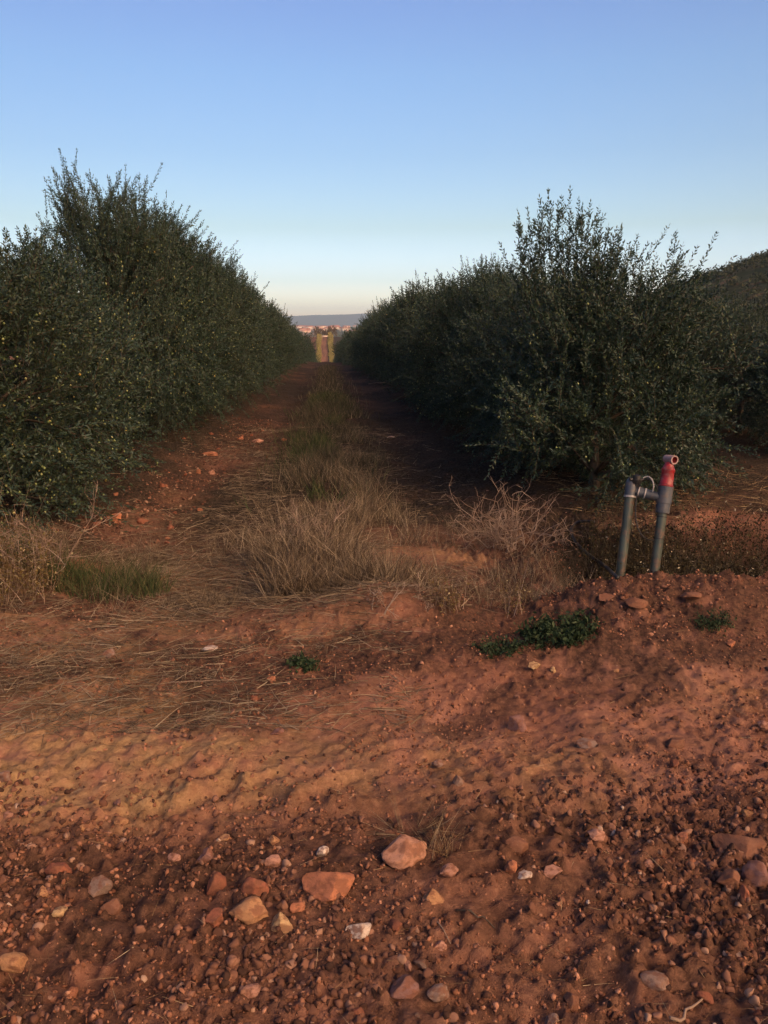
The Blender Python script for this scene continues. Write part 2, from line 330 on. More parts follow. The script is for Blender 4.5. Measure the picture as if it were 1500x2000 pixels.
i2 = np.arange(FX.size).reshape(FX.shape); Q = np.stack([i2[:-1, :-1], i2[:-1, 1:], i2[1:, 1:], i2[1:, :-1]], -1).reshape(-1, 4)
tag(link('distant_hills', mesh_np('distant_hills', np.stack([FX, FY, FZ], -1).reshape(-1, 3), Q, hill_material('distant_woods', (.045, .055, .04), (.06, .065, .045), (.09, .08, .055), .004), smooth=True)), kind='structure')

# ------------------------------------------------------------------ olive trees
def olive_meshes(name, seed, h, rx, ry, nclus, per, leaf=(.056, .0140), gap=.022, slen=(.22, .55), lead=16, fruit=700, mat=None, base=.05, leadlen=(.4, 1.0), spikes=()):
    """trunk, crown and fruit of one olive tree: clusters of leafy shoots on limbs, upright leaders above"""
    g = np.random.default_rng(seed); ph = g.uniform(0, 6.28, 6)
    def Rad(t, a):
        pr = np.sqrt(np.clip(1 - (np.maximum(t - .42, (.42 - t) * .85) / .60) ** 2, .02, 1))
        return pr * (1 + .2 * np.sin(2 * a + ph[0]) * np.sin(5 * t + ph[1]) + .17 * np.sin(3 * a + ph[2] + 4 * t) + .1 * np.sin(5 * a + ph[3] - 7 * t))
    hb = h * .82
    t = g.beta(1.0, 1.15, nclus) * .97 + .02; a = g.uniform(0, 2 * math.pi, nclus); u = np.sqrt(g.uniform(.12, 1, nclus))
    r = Rad(t, a) * u * .82
    cen = np.stack([rx * r * np.cos(a), ry * r * np.sin(a), base * h + t * (hb - base * h)], -1)
    B = np.repeat(cen, per, 0) + g.normal(size=(nclus * per, 3)) * np.array((.11, .11, .13)) * (rx + ry) / 2.2
    tt = np.repeat(t, per); nB = len(B)
    out = norm(B * np.array((1 / rx, 1 / ry, 0)) + 1e-6)
    upk = np.where(tt < .3, g.uniform(-.9, .7, nB), g.uniform(.35, 1.9, nB))
    D = norm(out * g.uniform(.3, 1, nB)[:, None] + np.array((0, 0, 1.)) * upk[:, None] + .55 * g.normal(size=(nB, 3)))
    Ln = g.uniform(*slen, nB) * np.where(tt > .75, .85, 1)
    bend = np.zeros((nB, 3)); bend[:, 2] = np.where(tt < .4, -g.uniform(.1, .9, nB), g.uniform(-.2, .5, nB))
    # leaders that break the outline, each with side shoots
    la = g.uniform(0, 6.28, lead); lr = np.sqrt(g.uniform(0, 1, lead)) * .8
    lb = np.stack([rx * lr * np.cos(la), ry * lr * np.sin(la), hb * (1 - .42 * lr ** 1.6) - .22 * h * g.uniform(.3, 1, lead)], -1)
    ld = norm(np.stack([.28 * np.cos(la) * lr, .28 * np.sin(la) * lr, np.ones(lead)], -1) + .12 * g.normal(size=(lead, 3)))
    ll = g.uniform(*leadlen, lead) * (1 - .25 * lr)
    for (sx_, sy_, sz_, dx_, dy_, sl_) in spikes:
        lb = np.vstack([lb, (sx_, sy_, sz_)]); ld = np.vstack([ld, norm(np.array((dx_, dy_, 1.)))]); ll = np.append(ll, sl_)
    lead = len(lb)
    ns = 9; sb = np.repeat(lb, ns, 0); sdv = np.repeat(ld, ns, 0); f = g.uniform(.1, .85, lead * ns)
    sb = sb + sdv * (np.repeat(ll, ns) * f)[:, None]
    s2 = norm(sdv * .9 + .6 * rdir(g, lead * ns)); sl_ = (1.05 - f) * np.repeat(ll, ns) * g.uniform(.3, .55, lead * ns)
    B = np.vstack([B, lb, sb]); D = np.vstack([D, ld, s2]); Ln = np.concatenate([Ln, ll, sl_]); bend = np.vstack([bend, np.zeros((lead * (ns + 1), 3))])
    N = len(B); kmax = int(Ln.max() / gap) + 1
    dist = (np.arange(kmax) * gap)[None] + gap * g.uniform(0, 1, (N, 1)); ok = dist < Ln[:, None]
    P = B[:, None] + D[:, None] * dist[..., None] + bend[:, None] * (dist ** 2)[..., None]
    T = norm(D[:, None] + 2 * bend[:, None] * dist[..., None])
    s0 = norm(np.cross(D, rdir(g, N)))[:, None]; s1 = np.cross(T, np.broadcast_to(s0, T.shape)); s0 = np.cross(s1, T)
    alt = (np.arange(kmax) % 2)[None, :, None]; th = g.normal(0, .45, (N, kmax, 1))
    side = np.where(alt == 0, s0 * np.cos(th) + s1 * np.sin(th), s1 * np.cos(th) - s0 * np.sin(th))
    Pv = []; Dv = []
    for sg in (1, -1):
        an = g.uniform(.5, 1.05, (N, kmax, 1)); Pv.append(P[ok]); Dv.append((T * np.cos(an) + sg * side * np.sin(an))[ok])
    Pv = np.concatenate(Pv); Dv = norm(np.concatenate(Dv) + .12 * g.normal(size=(len(Pv), 3)))
    fr = np.tile((dist / Ln[:, None])[ok], 2)
    ln = leaf[0] * g.uniform(.7, 1.2, len(Pv)) * (1.05 - .4 * fr); w = leaf[1] * g.uniform(.8, 1.2, len(Pv))
    tip = B + D * Ln[:, None] + bend * (Ln ** 2)[:, None]
    Pv = np.vstack([Pv, tip]); Dv = np.vstack([Dv, D]); ln = np.append(ln, np.full(N, leaf[0] * .7)); w = np.append(w, np.full(N, leaf[1] * .8))
    Sv = norm(np.cross(Dv, rdir(g, len(Pv)))); V1, Q1 = leaf_quads(Pv, Dv, Sv, ln, w)
    mb = MB(); mb.add(V1, Q1, None, 0)
    # the shoots' own stems, thin three-sided twigs
    sd_ = norm(np.cross(D, rdir(g, N))); sc_ = np.cross(D, sd_); ring = []
    for i in range(3):
        q = i / 2; c = B + D * (Ln * q)[:, None] + bend * ((Ln * q) ** 2)[:, None]; rr = leaf[1] * .17 * (1.1 - .8 * q)
        for th3 in (0, 2.09, 4.19): ring.append(c + rr * (math.cos(th3) * sd_ + math.sin(th3) * sc_))
    RV = np.stack(ring, 1).reshape(-1, 3); q9 = np.array([(3 * i + j, 3 * i + (j + 1) % 3, 3 * i + 3 + (j + 1) % 3, 3 * i + 3 + j) for i in range(2) for j in range(3)])
    mb.add(RV, (np.arange(N)[:, None, None] * 9 + q9[None]).reshape(-1, 4), None, 1)
    crown = mb.mesh(name + '_crown', [mat or M_leaf, M_bark])
    # trunk and limbs
    tb = MB(); th0 = .25 * h; z = np.linspace(-.12, th0, 6)
    jit = np.cumsum(g.normal(0, .012, (6, 2)), 0); tp = np.stack([jit[:, 0], jit[:, 1], z], -1)
    tb.tube(tp, np.linspace(.075, .05, 6) * (h / 3) * np.array((1.35, 1.05, 1, 1, 1, 1)), 8)
    for j in g.choice(nclus, min(nclus, 26), replace=False):
        c = cen[j]; st = tp[-1] if c[2] > th0 else tp[2]; m = (st + c) / 2 + np.array((0, 0, .12 * h * (c[2] > th0))) + g.normal(0, .05, 3); q = np.linspace(0, 1, 6)[:, None]
        tb.tube(st * (1 - q) ** 2 + 2 * m * q * (1 - q) + c * q ** 2, np.linspace(.028, .006, 6) * (h / 3), 5)
    trunk = tb.mesh(name + '_trunk', M_bark, True)
    fm = None
    if fruit:
        pick = g.choice(np.where((tt < .72) & (g.uniform(0, 1, nB) < .9))[0], fruit)
        o8 = np.array([(1, 0, 0), (-1, 0, 0), (0, 1, 0), (0, -1, 0), (0, 0, 1.25), (0, 0, -1.25)]); t8 = np.array([(0, 2, 4), (2, 1, 4), (1, 3, 4), (3, 0, 4), (2, 0, 5), (1, 2, 5), (3, 1, 5), (0, 3, 5)])
        q = g.uniform(.1, .8, fruit); c = B[pick] + D[pick] * (Ln[pick] * q)[:, None] + bend[pick] * ((Ln[pick] * q) ** 2)[:, None] + g.normal(0, .018, (fruit, 3))
        V8 = (c[:, None] + o8[None] * g.uniform(.008, .0135, (fruit, 1, 1))).reshape(-1, 3)
        fm = mesh_np(name + '_fruit', V8, (np.arange(fruit)[:, None, None] * 6 + t8[None]).reshape(-1, 3), M_fruit)
    return trunk, crown, fm
def olive_tree(ms, x, y, label, group=None, sc=1.0, rz=0., sz=None, name='olive_tree'):
    o = link(name, None, loc=(x, y, h1(x, y) - .02)); o.empty_display_size = .3
    o.rotation_euler.z = rz; o.scale = (sc, sc, sz or sc); tag(o, label, 'tree', group)
    link('trunk', ms[0], o); link('crown', ms[1], o)
    if ms[2]: tag(link('fruit', ms[2], o), kind='stuff')
    return o
hiA = olive_meshes('tall', 101, 3.35, 1.15, 1.15, 100, 21, lead=26, fruit=1300)
hiB = olive_meshes('bushy', 202, 2.7, 1.2, 1.15, 96, 21, lead=18, fruit=1500)
hiC = olive_meshes('rounded', 303, 3.2, 1.15, 1.1, 96, 21, lead=22, fruit=1300)
hiR = olive_meshes('spiky', 404, 2.35, 1.22, 1.15, 104, 21, lead=6, fruit=800, leadlen=(.25, .4),
                   spikes=[(float(a), float(b), float(c), float(d), 0, float(e)) for a, b, c, d, e in zip(np.linspace(-.78, .05, 17), np.tile((-.12, .1, 0), 6)[:17], 1.72 + .16 * np.sin(np.linspace(.3, 2.8, 17)), np.linspace(-.2, .12, 17), .62 + .22 * np.sin(np.linspace(.6, 3.0, 17)) + .08 * np.cos(np.arange(17) * 2.4))]
                   + [(.2, .1, 1.8, .1, 0, .5), (.34, 0, 1.75, .05, 0, .45), (.62, 0, 1.6, .1, 0, .85), (.7, .1, 1.55, .22, 0, .72), (.78, -.05, 1.5, .45, 0, .62), (-.85, .0, 1.65, -.5, 0, .5), (.9, 0, 1.3, .7, 0, .65)])
mdA = olive_meshes('middling', 505, 3.2, 1.2, 1.25, 70, 15, leaf=(.072, .024), gap=.034, lead=24, fruit=300, leadlen=(.5, 1.2))
mdB = olive_meshes('broad', 606, 2.75, 1.2, 1.3, 66, 15, leaf=(.072, .024), gap=.034, lead=20, fruit=300, leadlen=(.5, 1.2))
loA = olive_meshes('small', 707, 3.1, 1.25, 1.5, 40, 9, leaf=(.13, .045), gap=.07, lead=14, fruit=0)
loB = olive_meshes('smallish', 808, 2.8, 1.25, 1.5, 40, 9, leaf=(.13, .045), gap=.07, lead=14, fruit=0)
yng = olive_meshes('young', 909, 2.2, 1.15, 1.1, 80, 17, lead=10, fruit=500, leadlen=(.25, .5), base=.12)
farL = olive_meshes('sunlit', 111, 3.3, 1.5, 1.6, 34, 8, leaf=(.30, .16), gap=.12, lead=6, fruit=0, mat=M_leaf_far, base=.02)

rnd = random.Random(9)
LX, RX = -2.75, 2.75
left_near = [(6.35, hiB, (1.0, .87), 'bushy pale-fruited olive tree cut by the left edge of the photo'),
             (8.3, hiB, (.95, .90), 'low olive tree second along the left row, just before the tallest one'),
             (10.9, hiA, (.86, 1.13), 'tallest olive tree of the left row with long spiky leaders'),
             (12.3, hiC, (1.06, 1.10), 'round-topped olive tree just behind the tallest one on the left'),
             (13.7, hiA, (1.02, 1.03), 'fifth olive tree of the left row, sloping outline above the red bank'),
             (15.0, hiC, (1.04, 1.06), 'sixth olive tree of the left row, beside the stony bank')]
for i, (y, ms, sc, lb) in enumerate(left_near):
    sc, sz = sc if isinstance(sc, tuple) else (sc, sc)
    olive_tree(ms, LX + rnd.uniform(-.1, .1) - .1 * (y < 9), y, lb, 'olive trees along the left of the lane', sc, rnd.uniform(0, 6.28), sz)
y = 16.1
while y < 165:
    ms = rnd.choice((hiA, hiC)) if y < 19 else rnd.choice((mdA, mdA, mdB)) if y < 48 else rnd.choice((loA, loB))
    olive_tree(ms, LX + rnd.uniform(-.22, .18), y, 'dark olive tree in the middle stretch of the left row' if y < 48 else 'small distant olive tree near the far end of the left row', 'olive trees along the left of the lane', rnd.uniform(.9, 1.08), rnd.uniform(0, 6.28), rnd.uniform(.88, 1.14))
    y += 1.6 if y < 48 else 2.6
right_near = [(2.62, 7.35, hiR, 1.0, 'spiky olive tree with tall leaders behind the grey irrigation pipes', 0.15),
              (2.75, 9.0, hiB, .86, 'olive tree half hidden behind the spiky one by the pipes', 1.0),
              (2.78, 10.6, hiB, .9, 'low dark olive tree third along the right row', 2.6),
              (2.7, 12.2, hiC, .84, 'dark olive tree fourth along the right row', 4.0),
              (2.72, 13.8, hiB, 1.04, 'olive tree with a slanting top shoot, fifth along the right row', 5.0)]
for x, y, ms, sc, lb, rz in right_near:
    olive_tree(ms, x, y, lb, 'olive trees along the right of the lane', sc, rz)
y = 15.4
while y < 165:
    ms = rnd.choice((hiB, mdB)) if y < 19 else rnd.choice((mdA, mdB, mdB)) if y < 48 else rnd.choice((loA, loB))
    k = (.92 if ms in (hiB, mdB, loB) else .82) + rnd.uniform(-.04, .08) + (.06 if y > 30 else 0)
    olive_tree(ms, RX + rnd.uniform(-.18, .22), y, 'dark olive tree in the middle stretch of the right row' if y < 48 else 'small distant olive tree near the far end of the right row', 'olive trees along the right of the lane', k * rnd.uniform(.92, 1.04), rnd.uniform(0, 6.28), k * rnd.uniform(.86, 1.15))
    y += 1.6 if y < 48 else 2.6
for i, (x, y, sc, lb) in enumerate([(6.35, 9.6, .9, 'low olive tree with a dark trunk showing at the right edge'), (6.3, 11.4, .98, 'olive tree just behind the dark-trunked one at the right edge'), (6.2, 13.1, 1.0, 'dark olive tree seen in the gap right of the spiky one'),
                                    (6.3, 14.8, 1.05, 'dark olive tree deeper in the second row on the right'), (6.3, 16.5, 1.1, 'olive tree of the second row half hidden by the spiky one'), (6.2, 18.3, 1.1, 'hindmost olive tree seen of the second row on the right'),
                                    (9.9, 12.5, 1.05, 'olive tree of the third row low under the hill at the right edge'), (9.8, 14.6, 1.1, 'dark olive tree of the third row under the hill')]):
    olive_tree(yng, x, y, lb, 'olive trees of the rows further right', sc, rnd.uniform(0, 6.28))
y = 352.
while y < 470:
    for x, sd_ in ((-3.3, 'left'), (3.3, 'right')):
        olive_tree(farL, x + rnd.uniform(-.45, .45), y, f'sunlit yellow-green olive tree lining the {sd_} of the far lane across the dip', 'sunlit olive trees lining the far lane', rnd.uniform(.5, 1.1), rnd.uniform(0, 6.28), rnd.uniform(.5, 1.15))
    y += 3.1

# ------------------------------------------------------------------ the far plain: trees at the lane's end, a wall and a town
M_dkleaf = per_island('brown_tree_leaf', [(0, (.04, .03, .018)), (.6, (.075, .05, .026)), (1, (.13, .08, .04))], .9)
endT = olive_meshes('dark', 121, 5.0, 2.3, 2.3, 30, 8, leaf=(.35, .2), gap=.14, lead=6, fruit=0, mat=M_dkleaf, base=.2, slen=(.4, .8))
for i, (x, y, k, lb) in enumerate([(-4.2, 486, 1.35, 'dark brown tree left of the far lane end'), (.4, 500, 1.2, 'brown tree closing the far end of the lane'), (4.6, 490, 1.5, 'dark brown tree right of the far lane end')]):
    olive_tree(endT, x, y, lb, None, k, i * 2.1, name='tree')
M_white = plain('whitewash', (.33, .27, .225), .9, .1, .12, .3); M_pink = plain('pinkish_render', (.34, .23, .18), .9, .1, .15, .3)
M_tile = plain('clay_tiles', (.30, .13, .08), .9, .1, .3, .6); M_dark = plain('dark_glass', (.03, .035, .04), .3, .5, .1)
def box(mb, x0, x1, y0, y1, z0, z1):
    v = [(x, y, z) for z in (z0, z1) for y in (y0, y1) for x in (x0, x1)]
    mb.add(v, [(0, 2, 3, 1), (4, 5, 7, 6), (0, 1, 5, 4), (2, 6, 7, 3), (0, 4, 6, 2), (1, 3, 7, 5)])
mb = MB(); box(mb, -1.9, 1.9, -.15, .15, -1, .75); box(mb, -2.05, -1.9, -.2, .2, -1, .95); box(mb, 1.9, 2.05, -.2, .2, -1, .95)
tag(link('wall', mb.mesh('wall', M_white), loc=(0, 478, h1(0, 478))), 'low white wall across the far end of the sunlit lane', 'wall')
def house(w, d, h, mat):
    b = MB(); box(b, -w / 2, w / 2, -d / 2, d / 2, -2, h); r = MB()
    r.add([(-w / 2 - .4, -d / 2 - .4, h), (w / 2 + .4, -d / 2 - .4, h), (w / 2 + .4, d / 2 + .4, h), (-w / 2 - .4, d / 2 + .4, h), (-w / 2 - .4, 0, h + d * .22), (w / 2 + .4, 0, h + d * .22)],
          [(0, 1, 5, 4), (2, 3, 4, 5)], [(0, 4, 3), (1, 2, 5)])
    return b.mesh('house_wall', mat), r.mesh('house_roof', M_tile)
hs = [house(13, 9, 6.2, M_white), house(10, 8, 4.0, M_pink), house(18, 10, 7, M_white), house(24, 12, 5, M_pink)]
for i in range(60):
    y = rnd.uniform(1500, 3600); x = y * rnd.uniform(-.075, .045); ms = rnd.choice(hs)
    o = tag(link('house', None, loc=(x, y, h1(x, y))), 'tiny pale house of the town on the far plain', 'house', 'houses of the far town'); o.rotation_euler.z = rnd.uniform(-.5, .5)
    link('wall', ms[0], o); link('roof', ms[1], o)
n = 2600; wy = rng.uniform(620, 3800, n); wx = wy * rng.uniform(-.09, .07, n); wz = macro(wx, wy); k = 14
rad = rng.uniform(1.5, 3.2, n); dd = rdir(rng, n * k); cc = np.repeat(np.stack([wx, wy, wz + 1.5], -1), k, 0) + dd * np.repeat(rad, k)[:, None] * .8
l_ = rng.uniform(1.2, 2.4, n * k); V, Q = leaf_quads(cc, rdir(rng, n * k), rdir(rng, n * k), l_, l_ * .7)
tag(link('groves', mesh_np('groves', V, Q, M_scrub)), 'dark specks of groves scattered over the far plain', 'groves', kind='stuff')

# ------------------------------------------------------------------ stones
def rock_mesh(name, seed, sub, mat, planes=11, cut=(.55, .9), nz=.05):
    bm = bmesh.new(); bmesh.ops.create_icosphere(bm, subdivisions=sub, radius=1.0); g = np.random.default_rng(seed)
    V = np.array([v.co for v in bm.verts]); F = np.array([[v.index for v in f.verts] for f in bm.faces]); bm.free()
    def n3d(P, f, sd, o): return (fbm(P[:, 0] * f + .37, P[:, 1] * f, sd, o) + fbm(P[:, 1] * f + 5.1, P[:, 2] * f, sd + 3, o) + fbm(P[:, 2] * f - 2.7, P[:, 0] * f, sd + 6, o)) / 1.7
    V = V * (1 + .16 * n3d(V, 1.1, seed, 2))[:, None]
    for q in range(planes + 6):
        nrm = norm(g.normal(size=3)); d = g.uniform(*cut) + (.08 if q >= planes else 0); e = V @ nrm - d
        V = V - np.where(e > 0, e * .99, 0)[:, None] * nrm
    V = V + norm(V) * (nz * .9 * n3d(V, 3.2, seed + 20, 3) + nz * .5 * n3d(V, 11, seed + 30, 2))[:, None]
    V = V / np.abs(V).max(0)                 # fills the unit box
    return mesh_np(name, V, F, mat, smooth=True)
def rock_material():
    m, t, N, L, b = new_mat('stone'); tcn = N.new('ShaderNodeTexCoord'); P = tcn.outputs['Object']; oi = N.new('ShaderNodeObjectInfo')
    pv = N.new('ShaderNodeVectorMath'); pv.operation = 'ADD'; L.new(P, pv.inputs[0])
    rv = N.new('ShaderNodeVectorMath'); rv.operation = 'SCALE'; rv.inputs[0].default_value = (31, 17, 23); L.new(oi.outputs['Random'], rv.inputs['Scale']); L.new(rv.outputs[0], pv.inputs[1])
    n1 = noise_node(N, L, 1.3, 6, pv.outputs[0], .6); n2 = noise_node(N, L, 4.5, 8, pv.outputs[0], .7); n4 = noise_node(N, L, 17, 6, pv.outputs[0], .75)
    base = mixc(N, L, 1.0, oi.outputs['Color'], (.86, .80, .76), 'MULTIPLY')
    col = mixc(N, L, mrange(N, L, n1, .44, .60, 0, .8), base, (.20, .090, .055))              # red dust lying in patches
    col = mixc(N, L, mrange(N, L, n2, .50, .68, 0, .75), col, mixc(N, L, .6, base, (.05, .032, .028)))
    col = mixc(N, L, mrange(N, L, n2, .40, .28, 0, .6), col, mixc(N, L, .4, base, (.5, .38, .28)))
    col = mixc(N, L, mrange(N, L, n4, .55, .72, 0, .7), col, (.07, .040, .030))
    L.new(col, b.inputs['Base Color']); b.inputs['Specular IOR Level'].default_value = .12; b.inputs['Roughness'].default_value = 1
    mh = N.new('ShaderNodeMath'); mh.operation = 'ADD'; L.new(n2, mh.inputs[0]); L.new(n4, mh.inputs[1]); bump(N, L, b, mh.outputs[0], .8, .004)
    return m
M_rock = rock_material()
rk_hi = [rock_mesh(f'stone_{i}', 40 + i, 4, M_rock, 9 + i % 5, (.5, .88) if i % 2 else (.62, .92)) for i in range(12)]
rk_flat = rock_mesh('slab', 70, 4, M_rock, 14, (.45, .8)); rk_round = rock_mesh('boulder', 71, 5, M_rock, 9, (.74, .93), .035)
rk_cube = rock_mesh('blocky', 72, 4, M_rock, 7, (.5, .7)); rk_pyr = None
bm = bmesh.new(); bmesh.ops.create_icosphere(bm, subdivisions=4, radius=1.0)
V = np.array([v.co for v in bm.verts]); F = np.array([[v.index for v in f.verts] for f in bm.faces]); bm.free()
for nrm, d in (((0, -.85, .55), .42), ((.85, .1, .5), .40), ((-.85, .15, .5), .42), ((0, .8, .6), .5), ((0, 0, -1), .35)):
    nn = norm(np.array(nrm, float)); e = V @ nn - d; V = V - np.where(e > 0, e * .97, 0)[:, None] * nn
V = V + norm(V) * (.035 * fbm(V[:, 0] * 3 + .5 * V[:, 2], V[:, 1] * 3 + .4 * V[:, 2], 5, 4))[:, None]; V = V / np.abs(V).max(0)
rk_pyr = mesh_np('pointed', V, F, M_rock, smooth=True)
OR, TN, YL, GR, RD, PK, WH, BR, PG = (.42, .19, .11), (.40, .24, .13), (.50, .37, .20), (.24, .18, .15), (.27, .11, .07), (.42, .25, .19), (.55, .50, .44), (.20, .11, .075), (.23, .14, .13)
STONES = [  # photo px of foot x, y, width, height, colour, mesh, tilt, label
 (790, 1692, 96, 78, (.46, .27, .19), rk_round, 0, 'large rounded orange boulder with a pale cracked face and straw around it'),
 (652, 1760, 118, 56, OR, rk_flat, 6, 'long flat-topped orange slab left of the large boulder'),
 (488, 1812, 78, 58, TN, 0, 0, 'tan rounded stone touching the pale yellow block'),
 (549, 1818, 50, 46, YL, rk_cube, 0, 'pale yellow block-shaped stone between a tan stone and the slab'),
 (423, 1816, 42, 42, RD, 1, 0, 'reddish brown stone left of the tan rounded one'),
 (580, 1786, 32, 26, OR, 2, 0, 'small orange stone above the pale yellow block'),
 (845, 1768, 44, 40, TN, rk_pyr, 0, 'tan pyramid-shaped stone below the large boulder'),
 (193, 1752, 54, 50, GR, 3, 0, 'grey angular stone at the left, highest of its cluster'),
 (221, 1790, 46, 38, BR, 4, 0, 'brown flattish stone under the grey angular one'),
 (114, 1800, 38, 25, YL, 5, 0, 'pale yellow flat stone alone at the lower left'),
 (30, 1915, 54, 44, TN, 6, 25, 'tilted tan stone in the lower left corner'),
 (118, 1705, 56, 44, RD, 7, 0, 'red-brown stone half buried at the left side'),
 (84, 1757, 28, 24, TN, rk_cube, 0, 'small square tan stone at the left side'),
 (425, 1745, 40, 62, RD, 8, 0, 'upright dark red lump of stone left of centre'),
 (405, 1692, 36, 40, PG, 9, 0, 'purple-grey stone behind the upright red lump'),
 (500, 1750, 56, 56, RD, 10, 0, 'dull red stone behind the tan rounded one'),
 (628, 1674, 28, 30, WH, 5, 0, 'small whitish pointed stone above the orange slab'),
 (535, 1698, 36, 27, PK, 11, 0, 'pinkish stone left of the whitish pointed one'),
 (490, 1950, 44, 28, PK, 2, 0, 'pale pink-grey stone at the bottom left of centre'),
 (706, 1838, 58, 30, WH, rk_flat, 0, 'white flat stone sunk in the dirt below the orange slab'),
 (790, 1950, 66, 52, PG, 4, 0, 'squarish red-grey stone at the bottom centre'),
 (855, 1972, 44, 38, GR, 6, 0, 'grey-brown stone right of the squarish one at the bottom'),
 (877, 1718, 40, 28, PK, 0, 0, 'pink stone right below the straw tuft'),
 (995, 1716, 28, 38, OR, 5, 0, 'orange upright stone right of the straw tuft'),
 (1075, 1716, 44, 28, PK, 3, 0, 'pinkish flat-based stone right of the orange upright one'),
 (1022, 1728, 36, 16, WH, 5, 0, 'thin whitish stone in front of the orange upright one'),
 (1010, 1672, 58, 42, BR, 7, 20, 'dark brown sloping stone with an orange tip'),
 (1163, 1655, 34, 27, PK, 8, 0, 'pinkish grey stone right of centre among gravel'),
 (1333, 1642, 28, 34, OR, 1, 0, 'round orange-pink stone left of the big dark slab'),
 (1452, 1678, 112, 42, BR, rk_flat, 0, 'big dark brown slab at the right edge'),
 (1474, 1738, 54, 68, PG, 6, 0, 'large pink-grey stone under the dark slab at the right edge'),
 (1424, 1738, 56, 50, BR, 9, 0, 'brown stone leaning beside the large pink-grey one'),
 (1452, 1762, 22, 50, RD, 10, 0, 'narrow reddish stone standing below the large pink-grey one'),
 (1280, 1938, 64, 54, GR, 6, 12, 'grey broad stone at the lower right above the pale stick'),
 (1010, 1426, 38, 42, PG, 11, 0, 'pale grey-pink stone lying alone on the smooth red track'),
 (1145, 1462, 44, 27, GR, 2, 0, 'grey stone right of the pale one on the red track'),
 (855, 1502, 26, 20, GR, 0, 0, 'small grey stone at the lower rim of the track'),
 (895, 1536, 22, 24, GR, rk_cube, 0, 'small square grey stone below the track rim'),
 (1040, 1316, 28, 18, YL, 3, 0, 'pale yellow stone below the dark green weeds'),
 (1080, 1315, 11, 18, YL, 6, 0, 'slim pale stone next to the yellow one below the weeds'),
 (215, 1286, 30, 28, GR, 4, 0, 'grey stone among flattened straw at the left'),
 (408, 1272, 36, 15, WH, 5, 0, 'pale thin stone in the straw left of the lane mouth'),
 (530, 1330, 18, 12, OR, 8, 0, 'small orange stone at the mouth of the lane'),
 (505, 866, 26, 10, PK, rk_flat, 0, 'flat pale stone on the red bank beside the left row'),
 (410, 890, 30, 13, OR, 6, 0, 'orange stone on the red bank under the left trees'),
 (415, 928, 15, 13, PK, 7, 0, 'small pale stone on the left rut by the bank'),
 (762, 856, 18, 8, WH, 5, 0, 'white stone lying in the right rut up the lane'),
 (225, 1022, 36, 26, OR, 1, 0, 'orange clod under the left trees nearest the camera'),
 (1265, 1706, 28, 24, PK, 0, 0, 'pink stone midway to the dark slab at right'),
 (860, 1858, 30, 25, PK, 4, 0, 'pale-edged stone below the pyramid-shaped one'),
 (1115, 1975, 28, 42, BR, 8, 0, 'brown upright stone at the bottom edge right of centre'),
 (1080, 2000, 38, 24, GR, 9, 0, 'grey stone cut by the bottom edge'),
 (238, 1612, 30, 22, TN, 10, 0, 'tan stone at the left above the stony band'),
 (160, 1628, 14, 22, TN, 5, 0, 'slim tan stone standing at the left'),
 (12, 1532, 26, 26, GR, 11, 0, 'grey stone at the left edge of the track'),
 (535, 1652, 22, 18, TN, rk_cube, 0, 'small tan block left above the whitish stone'),
 (440, 1642, 28, 20, TN, 1, 0, 'tan stone above the purple-grey one'),
 (340, 1678, 28, 20, PK, 2, 0, 'pink rounded stone left of the purple-grey one'),
 (1425, 1268, 18, 20, OR, 3, 0, 'orange stone on the bank right of the trench'),
 (1180, 1182, 44, 20, BR, 3, 0, 'red clod of earth at the lip of the trench left of the pipes'),
 (1240, 1192, 46, 22, BR, 8, 0, 'red clod at the lip of the trench below the pipes'),
 (1345, 1186, 46, 18, BR, 5, 0, 'broad red clod on the lip of the trench right of the pipes'),
 (1320, 1460, 50, 28, BR, 7, 0, 'dull brown stone on the right of the track'),
 (1490, 1425, 24, 20, PK, 8, 0, 'pinkish stone at the right edge of the track'),
 (545, 1435, 34, 16, PG, 9, 0, 'flat grey-pink stone on the track left of centre'),
 (1365, 1832, 20, 18, PK, 10, 0, 'little pink stone alone at the lower right'),
 (1060, 1815, 26, 16, PK, 11, 0, 'pink sliver of stone right of the dark stick'),
 (620, 1950, 18, 34, BR, 0, 0, 'little brown stone right of the pale one at the bottom'),
]
foot = []
def put_rock(me, x, y, w, d, h, col, label, group=None, rz=0., tilt=0., sink=.3):
    o = link('stone', me, loc=(x, y, h1(x, y) + h * (.5 - sink))); o.scale = (w / 2, d / 2, h / 2); o.rotation_euler = (R(tilt * .3), R(tilt), rz); o.color = (*col, 1)
    return tag(o, label, 'stone', group)
for i, (px, py, w, h, col, me, tl, lb) in enumerate(STONES):
    p, sc = on_ground(px, py); w, h = w * sc * 1.04, h * sc
    me = rk_hi[me] if isinstance(me, int) else me
    ang = math.asin(min(.95, max(.05, (1.6 - p[2]) / np.linalg.norm(p - EYE))))
    hz = max(h * .92, w * .32); dp_ = min(w * 1.15, max(w * .7, h * .8))
    y = p[1] + dp_ * .42
    k = rnd.uniform(.88, 1.12); col = tuple(c * k * 1.2 for c in col)
    put_rock(me, p[0] + dp_ * .42 * p[0] / max(p[1], .1), y, w, dp_, hz, col, lb, 'stones strewn over the dirt track', rnd.uniform(-.35, .35), tl); foot.append((p[0], y, w))
rk_lo = [rock_mesh(f'pebble_{i}', 140 + i, 3, M_rock, 10 + i % 4, (.5, .9)) for i in range(8)]
KIND = [((RD, BR), 'small red-brown stone scattered in the foreground dirt'), ((PK, TN, OR), 'small pinkish tan stone scattered in the foreground dirt'), ((GR, PG), 'small grey stone scattered in the foreground dirt')]
cnt = 0
